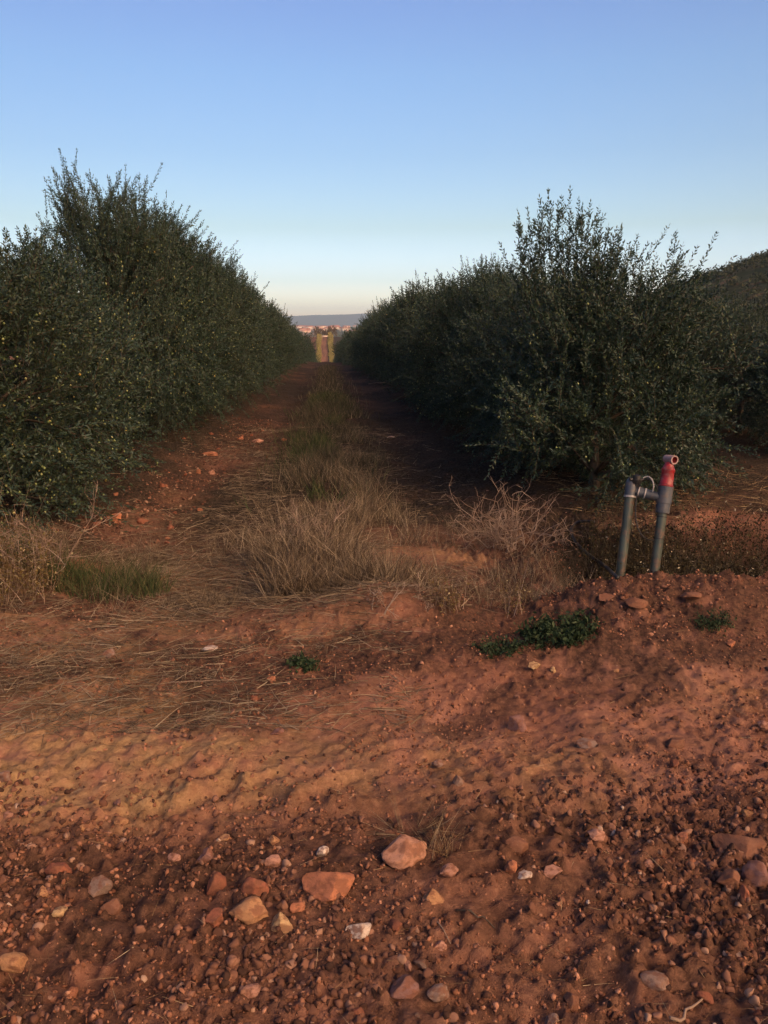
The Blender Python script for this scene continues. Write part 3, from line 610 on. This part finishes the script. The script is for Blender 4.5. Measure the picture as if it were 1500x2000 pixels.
while cnt < 222:
    y = 1.18 + 1.5 * rnd.random() ** 1.2 if rnd.random() < .84 else rnd.uniform(2.4, 4.3); x = rnd.uniform(-.62, .66) * (y + .15) + .09 * y
    if cnt >= 195: y = rnd.uniform(5.6, 13.5); x = -1.62 + .055 * (y - 6) + rnd.gauss(0, .22)
    elif float(fbm(np.array([x * 1.7]), np.array([y * 2]), 5, 2)[0]) < rnd.uniform(-.9, .5): continue
    s_ = .016 + .026 * rnd.random() ** 2.2 + (.03 + .003 * y) * (cnt >= 195) * rnd.random()
    if any(abs(x - a) < (w_ + s_) * .6 and abs(y - b_) < (w_ + s_) * .55 for a, b_, w_ in foot): continue
    cols, lb = KIND[rnd.choice((0, 0, 0, 1, 1, 2))] if cnt < 195 else ((RD, OR, RD), 'reddish stone on the low bank beside the left olive row'); k = rnd.uniform(.75, 1.15)
    put_rock(rnd.choice(rk_lo), x, y, s_ * rnd.uniform(.8, 1.5), s_ * rnd.uniform(.7, 1.2), s_ * rnd.uniform(.55, .95), tuple(c * k for c in rnd.choice(cols)), lb, 'small stones scattered over the foreground' if cnt < 195 else 'stones on the bank by the left row', rnd.uniform(0, 6.28), rnd.uniform(-15, 15), rnd.uniform(.2, .42)); cnt += 1
# gravel and crumbs nobody could count
def solids(name, n, xyz, size, tmpl, F, mat, g):
    T = tmpl[None] * g.uniform(.65, 1.2, (n, 1, 3))
    for _ in range(8 if len(tmpl) > 50 else 5):
        nn = norm(g.normal(size=(n, 1, 3))); e = (T * nn).sum(-1, keepdims=True) - g.uniform(.22, .62, (n, 1, 1)); T = T - np.maximum(e, 0) * nn
    T = T * (1 + (.035 if len(tmpl) > 50 else .10) * g.normal(size=(n, len(tmpl), 1)).clip(-1.4, 1.4))
    q = norm(g.normal(size=(n, 4))); w_, x_, y_, z_ = q.T
    M = np.stack([1 - 2 * (y_ * y_ + z_ * z_), 2 * (x_ * y_ - z_ * w_), 2 * (x_ * z_ + y_ * w_), 2 * (x_ * y_ + z_ * w_), 1 - 2 * (x_ * x_ + z_ * z_), 2 * (y_ * z_ - x_ * w_), 2 * (x_ * z_ - y_ * w_), 2 * (y_ * z_ + x_ * w_), 1 - 2 * (x_ * x_ + y_ * y_)], -1).reshape(n, 3, 3)
    V = np.einsum('nij,nkj->nki', M, T) * size[:, None, None] + xyz[:, None]
    return mesh_np(name, V.reshape(-1, 3), (np.arange(n)[:, None, None] * len(tmpl) + F[None]).reshape(-1, 3), mat, smooth=False)
def ico(sub):
    bm = bmesh.new(); bmesh.ops.create_icosphere(bm, subdivisions=sub, radius=1); V = np.array([v.co for v in bm.verts]); F = np.array([[v.index for v in f.verts] for f in bm.faces]); bm.free(); return V, F
M_grav = per_island('gravel', [(0, (.045, .026, .020)), (.45, (.10, .050, .034)), (.75, (.17, .085, .056)), (.93, (.24, .13, .088)), (.99, (.31, .20, .14)), (1, (.42, .34, .27))], .95, 0, .1)
g = np.random.default_rng(77); n = 120000
y = np.concatenate([1.0 + 1.65 * g.uniform(0, 1, int(n * .72)) ** 1.0, g.uniform(2.4, 4.6, int(n * .2)), g.uniform(4.3, 12, n - int(n * .72) - int(n * .2))]); x = g.uniform(-.66, .72, n) * (y + .1) + .08 * y
nb = 2600; y[-nb:] = 5.4 + 9 * g.uniform(0, 1, nb) ** 1.3; x[-nb:] = -1.62 + .055 * (y[-nb:] - 6) + g.normal(0, .2, nb); bank = np.arange(n) >= n - nb
dens = fbm(x * 1.7, y * 2.0, 5, 3) + .5 * fbm(x * 6, y * 7, 15, 2)
k = dens > g.uniform(-1.0, .8, n) + .35 * ((y > 2.5) & (y < 3.6)) + .75 * (1 - ss(1.5, 1.85, y)) * ss(1.1, .2, x); k &= (y < 2.42) | (g.uniform(0, 1, n) < .45); k &= (g.uniform(0, 1, n) < .78) & ~((y > 2.32) & (y < 3.2) & (x < .4) & (g.uniform(0, 1, n) < .65)); k |= bank; k &= bank | ~((y > 4.6) & (x > -1.2) & (x < 1.9) & (g.uniform(0, 1, n) < .6)); x, y, bank = x[k], y[k], bank[k]
sz = .0020 + .0200 * g.uniform(0, 1, len(x)) ** np.where(y < 2.5, 3.6, 4.6) + .0007 * np.clip(y - 2, 0, 4) + bank * .012 * g.uniform(0, 1, len(x)) ** 3
V2, F2 = ico(1); V3, F3 = ico(2); big = (sz > .0042) & (sz <= .0072); huge = sz > .0072; sz = np.where(huge, np.minimum(sz * 1.1, .0085 + (sz - .0085).clip(0) * .7), sz); z = H(x, y)
oct_ = np.array([(1, 0, 0), (-1, 0, 0), (0, 1, 0), (0, -1, 0), (0, 0, 1), (0, 0, -1)], float); to = np.array([(0, 2, 4), (2, 1, 4), (1, 3, 4), (3, 0, 4), (2, 0, 5), (1, 2, 5), (3, 1, 5), (0, 3, 5)])
P = np.stack([x, y, z - sz * .05], -1)
tag(link('gravel', solids('gravel', int(big.sum()), P[big], sz[big], V2, F2, M_grav, g)), 'loose red gravel strewn over the dirt track', 'gravel', kind='stuff')
tag(link('coarse_gravel', solids('coarse_gravel', int(huge.sum()), P[huge], sz[huge], V3, F3, M_grav, g)), 'coarse angular gravel lying in the foreground dirt', 'gravel', kind='stuff')
big |= huge
tag(link('grit', solids('grit', int((~big).sum()), P[~big], sz[~big], oct_, to, M_grav, g)), 'fine red grit between the stones of the track', 'grit', kind='stuff')

M_clod = per_island('soil_crumb', [(0, (.11, .05, .032)), (.4, (.20, .092, .055)), (.8, (.30, .145, .09)), (1, (.37, .20, .13))], 1, 0, .05)
n = 60000; y = 1.05 + 4.7 * g.uniform(0, 1, n) ** 1.15; x = g.uniform(-.62, .72, n) * (y + .1) + .08 * y
dens = fbm(x * 2.2, y * 2.6, 105, 3) + .5 * fbm(x * 9, y * 10, 115, 2) + .6 * ss(.7, 1.4, x) * ss(3.3, 3.9, y)
k = (dens > g.uniform(-.7, 1.0, n)) & ~((y > 4.6) & (x > -1.2) & (x < 1.6)); x, y = x[k], y[k]
sz = .0024 + .0095 * g.uniform(0, 1, len(x)) ** 3 + .004 * ss(.9, 1.5, x) * ss(3.4, 4, y) * g.uniform(0, 1, len(x)) ** 2
tag(link('clods', solids('clods', len(x), np.stack([x, y, H(x, y) + sz * .1], -1), sz, V2, F2, M_clod, g)), 'crumbled red soil clods over the track and the bank', 'clods', kind='stuff')
# ------------------------------------------------------------------ grass, straw and weeds
def grass(name, x, y, L, wd, lean, mat, label, seed, cat='grass', flat=False, zoff=0., hv=.25, make=True):
    g = np.random.default_rng(seed); n = len(x); a = g.uniform(0, 6.28, n)
    if flat: D = norm(np.stack([np.cos(a), np.sin(a) * .7, g.uniform(.02, hv, n)], -1))
    else: D = norm(np.stack([lean * g.normal(size=n), lean * g.normal(size=n), np.ones(n)], -1))
    bend = g.normal(size=(n, 3)) * (.9 if not flat else .7); bend[:, 2] = -np.abs(bend[:, 2]) * (.5 if not flat else .6)
    P = np.stack([x, y, H(x, y) - (.01 if not flat else -.004) + zoff], -1)
    V, Q = strips(P, D, L, wd, bend, g, 3); me = mesh_np(name, V, Q, mat)
    return tag(link(name, me), label, cat, kind='stuff') if make else me
g = np.random.default_rng(31)
# the strip of standing dry grass between the ruts
n = 46000; y = 4.5 + 12.5 * g.uniform(0, 1, n) ** 1.7; x = .03 + g.normal(0, .36, n) - .12 * ss(7, 5, y)
k = (fbm(x * 2.6, y * 1.9, 12, 3) > g.uniform(-.35, .6, n)) & (x < .75); x, y = x[k], y[k]
hg = g.uniform(.06, .40, len(x)) * (1 - .35 * ss(7, 12, y)) * (.75 + .5 * vnoise(x * 2.5, y * 2, 5)) * np.clip(1.25 - np.abs(x) * .9, .3, 1.2); wg = g.uniform(.0022, .0048, len(x)) * (1 + y / 14)
fg = y + g.normal(0, .9, len(x)) > 7.6
M_fargrass = per_island('shaded_grey_grass_blade', [(0, (.035, .034, .022)), (.5, (.075, .07, .045)), (.85, (.13, .115, .075)), (1, (.24, .20, .14))], .9, .15)  # grey-green blades, with the lane's deeper shade painted in darker
grass('dry_grass', x[~fg], y[~fg], hg[~fg], wg[~fg], .42, M_grassmix, 'tall dry grass standing between the two ruts', 1)
grass('grey_grass', x[fg], y[fg], hg[fg], wg[fg], .42, M_fargrass, 'greyish green dry grass further up between the ruts', 11)
n = 5000; y = 14 + 40 * g.uniform(0, 1, n) ** 1.6; x = .15 + g.normal(0, .3, n)
grass('sparse_grass', x, y, g.uniform(.08, .25, n), g.uniform(.008, .02, n), .35, M_fargrass, 'sparse grass further up the middle of the lane', 2)
n = 9000; y = g.uniform(7.0, 19, n); x = .05 + g.normal(0, .27, n) - .1; k = fbm(x * 1.5, y * .6, 14, 2) > -.05 + .4 * ss(10, 7, y); x, y = x[k], y[k]
grass('green_grass', x, y, g.uniform(.08, .26, len(x)), g.uniform(.006, .012, len(x)), .4, M_green, 'green grass patches along the middle of the lane', 3)
# flattened straw over the left verge, the lane mouth and the ruts
n = 60000; y = np.concatenate([g.uniform(2.95, 5.6, n // 2), 4.2 + 9 * g.uniform(0, 1, n - n // 2) ** 1.6]); x = np.concatenate([g.uniform(-2.9, .4, n // 2), g.normal(-.35, .75, n - n // 2)])
k = (fbm(x * 1.4, y * 1.7, 19, 3) > g.uniform(-.7, .6, n)) & (x > -2.9) & (x < 1.6); x, y = x[k], y[k]
grass('straw', x, y, g.uniform(.03, .20, len(x)), g.uniform(.0018, .0042, len(x)) * (1 + y / 20), 0, M_straw_dk, 'flattened dry straw over the left verge and lane', 4, 'straw', True)
n = 1500; y = g.uniform(1.2, 4.4, n); x = g.uniform(-.6, .7, n) * y + .08 * y
grass('straw_bits', x, y, g.uniform(.02, .11, n) * g.uniform(.3, 1, n), g.uniform(.0009, .002, n), 0, M_straw, 'loose straw bits lying on the stony track', 5, 'straw', True, .003, .35)
n = 2600; y = g.uniform(5.2, 8.2, n); x = g.uniform(2.2, 5.2, n)
grass('litter_straw', x, y, g.uniform(.05, .25, n), g.uniform(.002, .005, n), 0, M_straw, 'straw strewn on the soil behind the trench', 6, 'straw', True)
# short low growth on the left bank and under rows
n = 12000; x = np.concatenate([g.uniform(-2.9, -1.2, n // 2), g.uniform(.55, 1.7, n - n // 2)]); y = np.concatenate([g.uniform(4.3, 5.8, n // 2), g.uniform(4.3, 6.6, n - n // 2)])
k = fbm(x * 2.5, y * 2.5, 23, 2) > g.uniform(-.5, .5, n); x, y = x[k], y[k]
grass('brown_grass', x, y, g.uniform(.05, .22, len(x)), g.uniform(.002, .0045, len(x)), .55, M_straw_dk, 'thin brown grass at both sides of the lane mouth', 7)
def weedy(n, xs, ys, hts, mat, seed, spread=.35, leafn=16, ll=(.008, .02), stem=M_twig):
    g = np.random.default_rng(seed); P = np.stack([xs, ys, H(xs, ys) - .01], -1); D = norm(np.stack([spread * g.normal(size=n), spread * g.normal(size=n), np.ones(n)], -1))
    bend = .5 * g.normal(size=(n, 3)); V, Q = strips(P, D, hts, np.full(n, .004), bend, g, 3); mb = MB(); mb.add(V, Q, None, 1)
    t = g.uniform(.15, 1, (n, leafn)) * hts[:, None]; LP = (P[:, None] + D[:, None] * t[..., None] + bend[:, None] * (t ** 2)[..., None]).reshape(-1, 3) + g.normal(0, .014, (n * leafn, 3))
    l = g.uniform(*ll, n * leafn); V, Q = leaf_quads(LP, rdir(g, n * leafn), rdir(g, n * leafn), l, l * .55); mb.add(V, Q, None, 0)
    return mb.mesh('weeds', [mat, stem])
n = 8500; x = g.uniform(1.9, 5.2, n); y = 4.95 + .34 * g.normal(size=n); k = (y > 4.45) & (y < 5.65); x, y = x[k], y[k]
xq = g.uniform(1.75, 2.7, 900); yq = g.uniform(4.5, 4.85, 900); x = np.append(x, xq); y = np.append(y, yq)
tag(link('weeds', weedy(len(x), x, y, g.uniform(.12, .45, len(x)), M_trenchweed, 8, .35, 18, (.010, .028), M_fargrass)), 'brown speckled weeds filling the trench around the pipes', 'weeds', kind='stuff')
# single plants
def plant(px, py, rad, n, hts, mat, label, name, cat, seed, leafn=16, ll=(.01, .025), spread=.45, stem=M_twig, group=None, ry=.6):
    p, sc = on_ground(px, py); g = np.random.default_rng(seed); a = g.uniform(0, 6.28, n); r = rad * np.sqrt(g.uniform(0, 1, n))
    me = weedy(n, p[0] + r * np.cos(a), p[1] + ry * r * np.sin(a), g.uniform(*hts, n), mat, seed, spread, leafn, ll, stem)
    me.transform(Matrix.Translation(-Vector(p))); return tag(link(name, me, loc=p), label, cat, group)
plant(1085, 1238, .21, 120, (.04, .12), M_weed, 'dark green low weed spreading in the hollow right of the lane mouth', 'green_weed', 'weed', 41, 18, (.015, .04), .8, M_weed)
plant(975, 1272, .14, 60, (.03, .07), M_weed, 'small dark green weed left of the larger one in the hollow', 'green_weed', 'weed', 42, 14, (.012, .03), .9, M_weed)
plant(592, 1302, .055, 60, (.03, .07), M_weed, 'tiny dark green weed at the mouth of the lane', 'green_weed', 'weed', 43, 14, (.012, .028), .8, M_weed)
plant(1385, 1222, .10, 50, (.04, .1), M_weed, 'dark green weed on the bank right of the pipes', 'green_weed', 'weed', 44, 14, (.01, .025), .8, M_weed)
plant(875, 1190, .10, 34, (.1, .3), M_dryweed, 'slim yellowish weed on the bank beside the dark green patch', 'weed', 'weed', 45, 18, (.008, .02), .3)
plant(1005, 1195, .07, 16, (.15, .34), M_dryweed, 'tall brown weed standing behind the dark green patch', 'weed', 'weed', 48, 22, (.008, .02), .2)
plant(20, 1160, .28, 150, (.18, .5), M_dryweed, 'bushy rust and yellow weed at the left edge', 'weed', 'weed', 46, 26, (.01, .024), .35)
plant(0, 1110, .2, 90, (.2, .5), M_green, 'yellow-green weed behind the rusty one at the left edge', 'weed', 'weed', 47, 26, (.01, .024), .3)
def tuft(px, py, n, rx, ry, L, wd, lean, mat, label, name, cat, seed, flat=False):
    p, sc = on_ground(px, py); g = np.random.default_rng(seed); a = g.uniform(0, 6.28, n); r = np.sqrt(g.uniform(0, 1, n))
    me = grass(name, p[0] + rx * r * np.cos(a), p[1] + ry * r * np.sin(a), g.uniform(*L, n), g.uniform(*wd, n), lean, mat, label, seed, make=False, flat=flat, hv=.8)
    me.transform(Matrix.Translation(-Vector(p))); return tag(link(name, me, loc=p), label, cat)
tuft(200, 1150, 1500, .42, .2, (.08, .24), (.003, .006), .45, M_green, 'green grass tuft at the left of the lane mouth', 'grass_tuft', 'grass', 51)
tuft(862, 1672, 90, .05, .05, (.06, .22), (.001, .0024), .7, M_straw, 'tangled dry straw tuft at the right of the large boulder', 'straw_tuft', 'straw', 52)
tuft(800, 1632, 120, .1, .03, (.06, .2), (.001, .0022), 1, M_straw_dk, 'flat straw wisps behind the large boulder', 'straw_tuft', 'straw', 53, True)
# dry thorny bushes
def bush(px, py, h, spread, n, label, seed, lean=(0, 0)):
    p, sc = on_ground(px, py); g = np.random.default_rng(seed); mb = MB()
    def grow(b, d, L, r, lev):
        k = 5; pts = [b]; dd = d
        for i in range(k - 1): dd = norm(dd + .16 * g.normal(size=3) + np.array((0, 0, .02))); pts.append(pts[-1] + dd * L / (k - 1))
        mb.tube(pts, np.linspace(r, r * .45, k), 4 if lev else 5, caps=False)
        if lev < 3:
            for _ in range(4 if lev < 2 else 2):
                f = g.integers(1, k); grow(pts[f], norm(dd + .8 * g.normal(size=3)), L * g.uniform(.4, .7), r * .6, lev + 1)
    for _ in range(n):
        a = g.uniform(0, 6.28); d = norm(np.array((spread * math.cos(a) + lean[0], spread * math.sin(a) + lean[1], g.uniform(.5, 1.1)))); grow(np.array((.09 * g.normal(), .07 * g.normal(), -.03)), d, h * g.uniform(.55, 1), .0050, 0)
    return tag(link('dry_bush', mb.mesh('dry_bush', M_twig), loc=p), label, 'bush')
bush(1010, 1075, .42, .5, 24, 'dry brown thorn bush at the right rut before the spiky tree', 61, (-.1, 0))
bush(60, 1120, .50, .7, 7, 'bare pale thorn bush at the left edge under the trees', 62, (.15, 0))
bush(780, 1185, .16, .5, 5, 'small bare dry stalks on the mound at the lane mouth', 63)
bush(600, 1090, .30, .6, 9, 'low twiggy dry bush at the near end of the grass strip', 64)
def stick(px0, py0, px1, py1, r, label, mat=M_twig, lift=.012):
    a, _ = on_ground(px0, py0); b, _ = on_ground(px1, py1); q = np.linspace(0, 1, 7)[:, None]; g = np.random.default_rng(int(px0)); P = a * (1 - q) + b * q + g.normal(0, .004, (7, 3)); P[:, 2] = np.maximum(P[:, 2], H(P[:, 0], P[:, 1])) + lift * .5
    mb = MB(); mb.tube(P - a, np.linspace(r, r * .5, 7), 6); return tag(link('stick', mb.mesh('stick', mat, True), loc=a), label, 'stick')
stick(895, 1782, 970, 1818, .003, 'thin dark stick lying right of the pyramid-shaped stone', M_bark)
stick(1310, 1998, 1372, 1958, .0045, 'pale stick at the bottom right edge')
stick(335, 1336, 455, 1330, .0035, 'pale twig lying in the straw left of the lane mouth')
stick(845, 1795, 880, 1850, .0025, 'thin grey twig below the pyramid-shaped stone')
stick(720, 750, 752, 748, .02, 'pale stick lying far up the right rut')
stick(1335, 1040, 1385, 1041, .008, 'pale straw-coloured stick on the lit soil behind the pipes', M_straw)

# ------------------------------------------------------------------ irrigation hydrant
def pbr(name, col, rough, spec=.4, var=.15, scale=10, dirt=None):
    m, t, N, L, b = new_mat(name); tcn = N.new('ShaderNodeTexCoord'); P = tcn.outputs['Object']
    f = noise_node(N, L, scale, 6, P); c = mixc(N, L, mrange(N, L, f, .3, .7), tuple(v * (1 - var) for v in col), tuple(v * (1 + var) for v in col))
    if dirt:
        c = mixc(N, L, mrange(N, L, noise_node(N, L, scale * 1.7, 6, P, .7), .46, .64), c, dirt)
    L.new(c, b.inputs['Base Color']); b.inputs['Roughness'].default_value = rough; b.inputs['Specular IOR Level'].default_value = spec
    return m
M_pvc = pbr('grey_green_pipe', (.048, .066, .054), .4, .45, .25, 9, (.11, .07, .05))
M_fit = pbr('grey_fitting', (.055, .068, .085), .45, .45, .15, 12, (.10, .085, .075)); M_tape = pbr('white_tape', (.36, .35, .33), .6, .3, .15, 30)
M_red = pbr('red_paint', (.23, .012, .016), .45, .5, .3, 22, (.20, .065, .06)); M_blk = pbr('black_rubber', (.015, .015, .016), .5, .4, .2, 20); M_rim = pbr('faded_cap', (.30, .21, .20), .5, .4, .2, 30)
def at_depth(px, py, d): return EYE + ray(px, py) * d
DP = 5.12
pa0, pa1 = at_depth(1208, 1150, DP + .02), at_depth(1231, 963, DP + .02); pb0, pb1 = at_depth(1270, 1180, DP - .03), at_depth(1298, 968, DP - .03)
root_p = np.array((pb0[0], pb0[1], h1(pb0[0], pb0[1])))
hyd = tag(link('irrigation_hydrant', None, loc=root_p), 'pair of leaning grey irrigation pipes with a red valve standing in the trench', 'hydrant')
def part(name, mb, mat, parent=hyd, off=root_p, smooth=True):
    me = mb.mesh(name, mat, False); me.transform(Matrix.Translation(-Vector(off)))
    if smooth:
        me.polygons.foreach_set('use_smooth', np.ones(len(me.polygons), bool)); me.set_sharp_from_angle(angle=R(35))
    return link(name, me, parent)
def along(a, b, t): return a + (b - a) * t
def lathe(mb, a, b, prof, k=20):             # prof: (t along a-b, radius)
    P = np.array([along(a, b, t) for t, _ in prof]); d = norm(b - a); ref = np.array((0, 1., 0)); u = norm(np.cross(d, ref)); v = np.cross(d, u); th = np.arange(k) * 2 * math.pi / k
    V = np.concatenate([P[i] + r * (np.cos(th)[:, None] * u + np.sin(th)[:, None] * v) for i, (_, r) in enumerate(prof)]); n = len(prof)
    mb.add(V, [(i * k + j, i * k + (j + 1) % k, (i + 1) * k + (j + 1) % k, (i + 1) * k + j) for i in range(n - 1) for j in range(k)])
PR = .031
for a, b in ((pa0, pa1), (pb0, pb1)):
    a2 = a - norm(b - a) * .25; mb = MB(); lathe(mb, a2, b, [(0, PR), (.5, PR), (1, PR), (1, PR - .006), (.9, PR - .006)]); part('pipe', mb, M_pvc)
mb = MB(); lathe(mb, along(pa0, pa1, .965), along(pa0, pa1, 1.16), [(0, PR), (0, PR + .007), (.7, PR + .007), (.85, PR + .002), (1, .02), (1, .001)]); part('pipe_cap', mb, M_fit)
mb = MB(); lathe(mb, along(pa0, pa1, .955), along(pa0, pa1, .975), [(0, PR), (0, PR + .009), (1, PR + .009), (1, PR)]); part('clamp', mb, M_tape)
ub = norm(pb1 - pb0); t0 = along(pb0, pb1, .84)
mb = MB(); lathe(mb, t0, pb1 + ub * .06, [(0, PR), (0, PR + .014), (.35, PR + .014), (.36, PR + .018), (.9, PR + .018), (.92, PR + .012), (1, PR + .012), (1, PR - .01)]); tee = part('tee_fitting', mb, M_fit)
mid_ = along(t0, pb1 + ub * .06, .55); tgt = along(pa0, pa1, 1.03)
dirn = norm(tgt - mid_); Lh = np.linalg.norm(tgt - mid_)
mb = MB(); lathe(mb, mid_ + dirn * .03, mid_ + dirn * .115, [(0, PR * .95), (.5, PR * .95), (.5, PR * 1.08), (1, PR * 1.08), (1, PR * .7)]); part('tee_branch', mb, M_fit)
mb = MB(); lathe(mb, mid_ + dirn * .112, tgt - dirn * .03, [(0, PR * .9), (0, PR * 1.12), (.12, PR * 1.12), (.13, PR * 1.0), (.4, PR * 1.0), (.42, PR * 1.18), (.8, PR * 1.18), (.82, PR * .95), (1, PR * .95)]); part('coupling', mb, M_fit)
for q, rr in ((.122, 1.22), (.165, 1.2)):
    mb = MB(); lathe(mb, mid_ + dirn * q, mid_ + dirn * (q + .008), [(0, PR * .9), (0, PR * rr), (1, PR * rr), (1, PR * .9)]); part('thread_ring', mb, M_tape)
for q in (.28, .60, .8):
    c = along(pb0, pb1, q); mb = MB(); lathe(mb, c, c + ub * .006, [(0, PR), (0, PR + .003), (1, PR + .003), (1, PR)]); part('tie', mb, M_blk)
# red air valve on top
v0 = pb1 + ub * .055; uv = norm(ub + np.array((.02, 0, 0)))
mb = MB(); lathe(mb, v0, v0 + uv * .165, [(t_, r_ * .84) for t_, r_ in ((0, .02), (0, .055), (.06, .058), (.1, .052), (.16, .052), (.18, .050), (.62, .049), (.66, .053), (.72, .053), (.76, .046), (.9, .036), (1, .03), (1, .001))]); valve = part('air_valve', mb, M_red)
oc = v0 + uv * .185 + np.array((.008, 0, .0)); od = norm(np.array((.28, -.92, .05)))
mb = MB(); lathe(mb, oc - od * .05, oc + od * .035, [(0, .001), (0, .026), (.2, .028), (.98, .030), (1, .030), (1, .021), (.55, .020), (.5, .001)]); part('valve_outlet', mb, M_rim, valve)
mb = MB(); lathe(mb, oc + od * .034, oc + od * .004, [(0, .0206), (.5, .0204), (1, .018), (1, .001)]); part('outlet_bore', mb, M_red, valve)
mb = MB(); lathe(mb, v0 - uv * .012, v0 + uv * .004, [(0, .04), (0, .051), (1, .051), (1, .04)]); part('flange', mb, M_fit, valve)
# black pilot valve and its little tubes
pc = tgt + np.array((.03, -.01, .075))
mb = MB(); lathe(mb, pc - np.array((0, 0, .045)), pc + np.array((.0, 0, .03)), [(0, .001), (0, .022), (.3, .022), (.32, .034), (.6, .036), (.62, .03), (.95, .026), (1, .018), (1, .001)]); mb.tube([pc + np.array((-.045, 0, 0)), pc, pc + np.array((.05, 0, -.005))], .013, 8); part('pilot_valve', mb, M_blk)
mb = MB(); q = np.linspace(0, 1, 12)[:, None]
def bez(a, b, c, d): return a * (1 - q) ** 3 + 3 * b * q * (1 - q) ** 2 + 3 * c * q ** 2 * (1 - q) + d * q ** 3
e1 = mid_ + dirn * .09 + np.array((0, -.03, .03)); mb.tube(bez(pc + np.array((.04, -.01, .01)), pc + np.array((.09, -.02, .05)), e1 + np.array((.01, -.02, .05)), e1), .0045, 6); part('white_tube', mb, M_tape)
mb = MB(); mb.tube(bez(pc + np.array((.02, -.02, -.02)), pc + np.array((-.02, -.03, -.12)), along(pb0, pb1, .62) + np.array((-.22, -.06, -.02)), along(pb0, pb1, .60) + np.array((-.04, -.03, 0))), .004, 6)
mb.tube(bez(pc + np.array((.045, -.01, -.005)), pc + np.array((.07, -.03, .03)), e1 + np.array((.03, -.02, .04)), e1 + np.array((.03, -.01, .0))), .005, 6); part('black_tube', mb, M_blk)
# black hose curving out of the trench
hp = []
for px, py in ((1205, 1135), (1180, 1108), (1150, 1090), (1128, 1070), (1116, 1050), (1115, 1035), (1124, 1025), (1142, 1022), (1160, 1024)):
    p, _ = on_ground(px, py); hp.append(p + np.array((0, 0, .02)))
hp = np.array(hp); mb = MB(); tq = np.linspace(0, len(hp) - 1, 30); P = np.stack([np.interp(tq, np.arange(len(hp)), hp[:, i]) for i in range(3)], -1)
for _ in range(3): P[1:-1] = (P[:-2] + 2 * P[1:-1] + P[2:]) / 4
mb.tube(P - hp[0], .012, 8); tag(link('hose', mb.mesh('hose', M_blk, True), loc=hp[0]), 'black hose looping up the bank left of the grey pipes', 'hose')

# ------------------------------------------------------------------ haze
hb = MB(); box(hb, -9500, 9500, -900, 9500, -60, 260)
hm = bpy.data.materials.new('air'); hm.use_nodes = True; t = hm.node_tree; t.nodes.clear()
pv = t.nodes.new('ShaderNodeVolumePrincipled'); pv.inputs['Color'].default_value = (.55, .76, 1, 1); pv.inputs['Density'].default_value = .00016; pv.inputs['Anisotropy'].default_value = .2
om = t.nodes.new('ShaderNodeOutputMaterial'); t.links.new(pv.outputs[0], om.inputs['Volume'])
tag(link('haze', hb.mesh('haze', hm)), kind='stuff')
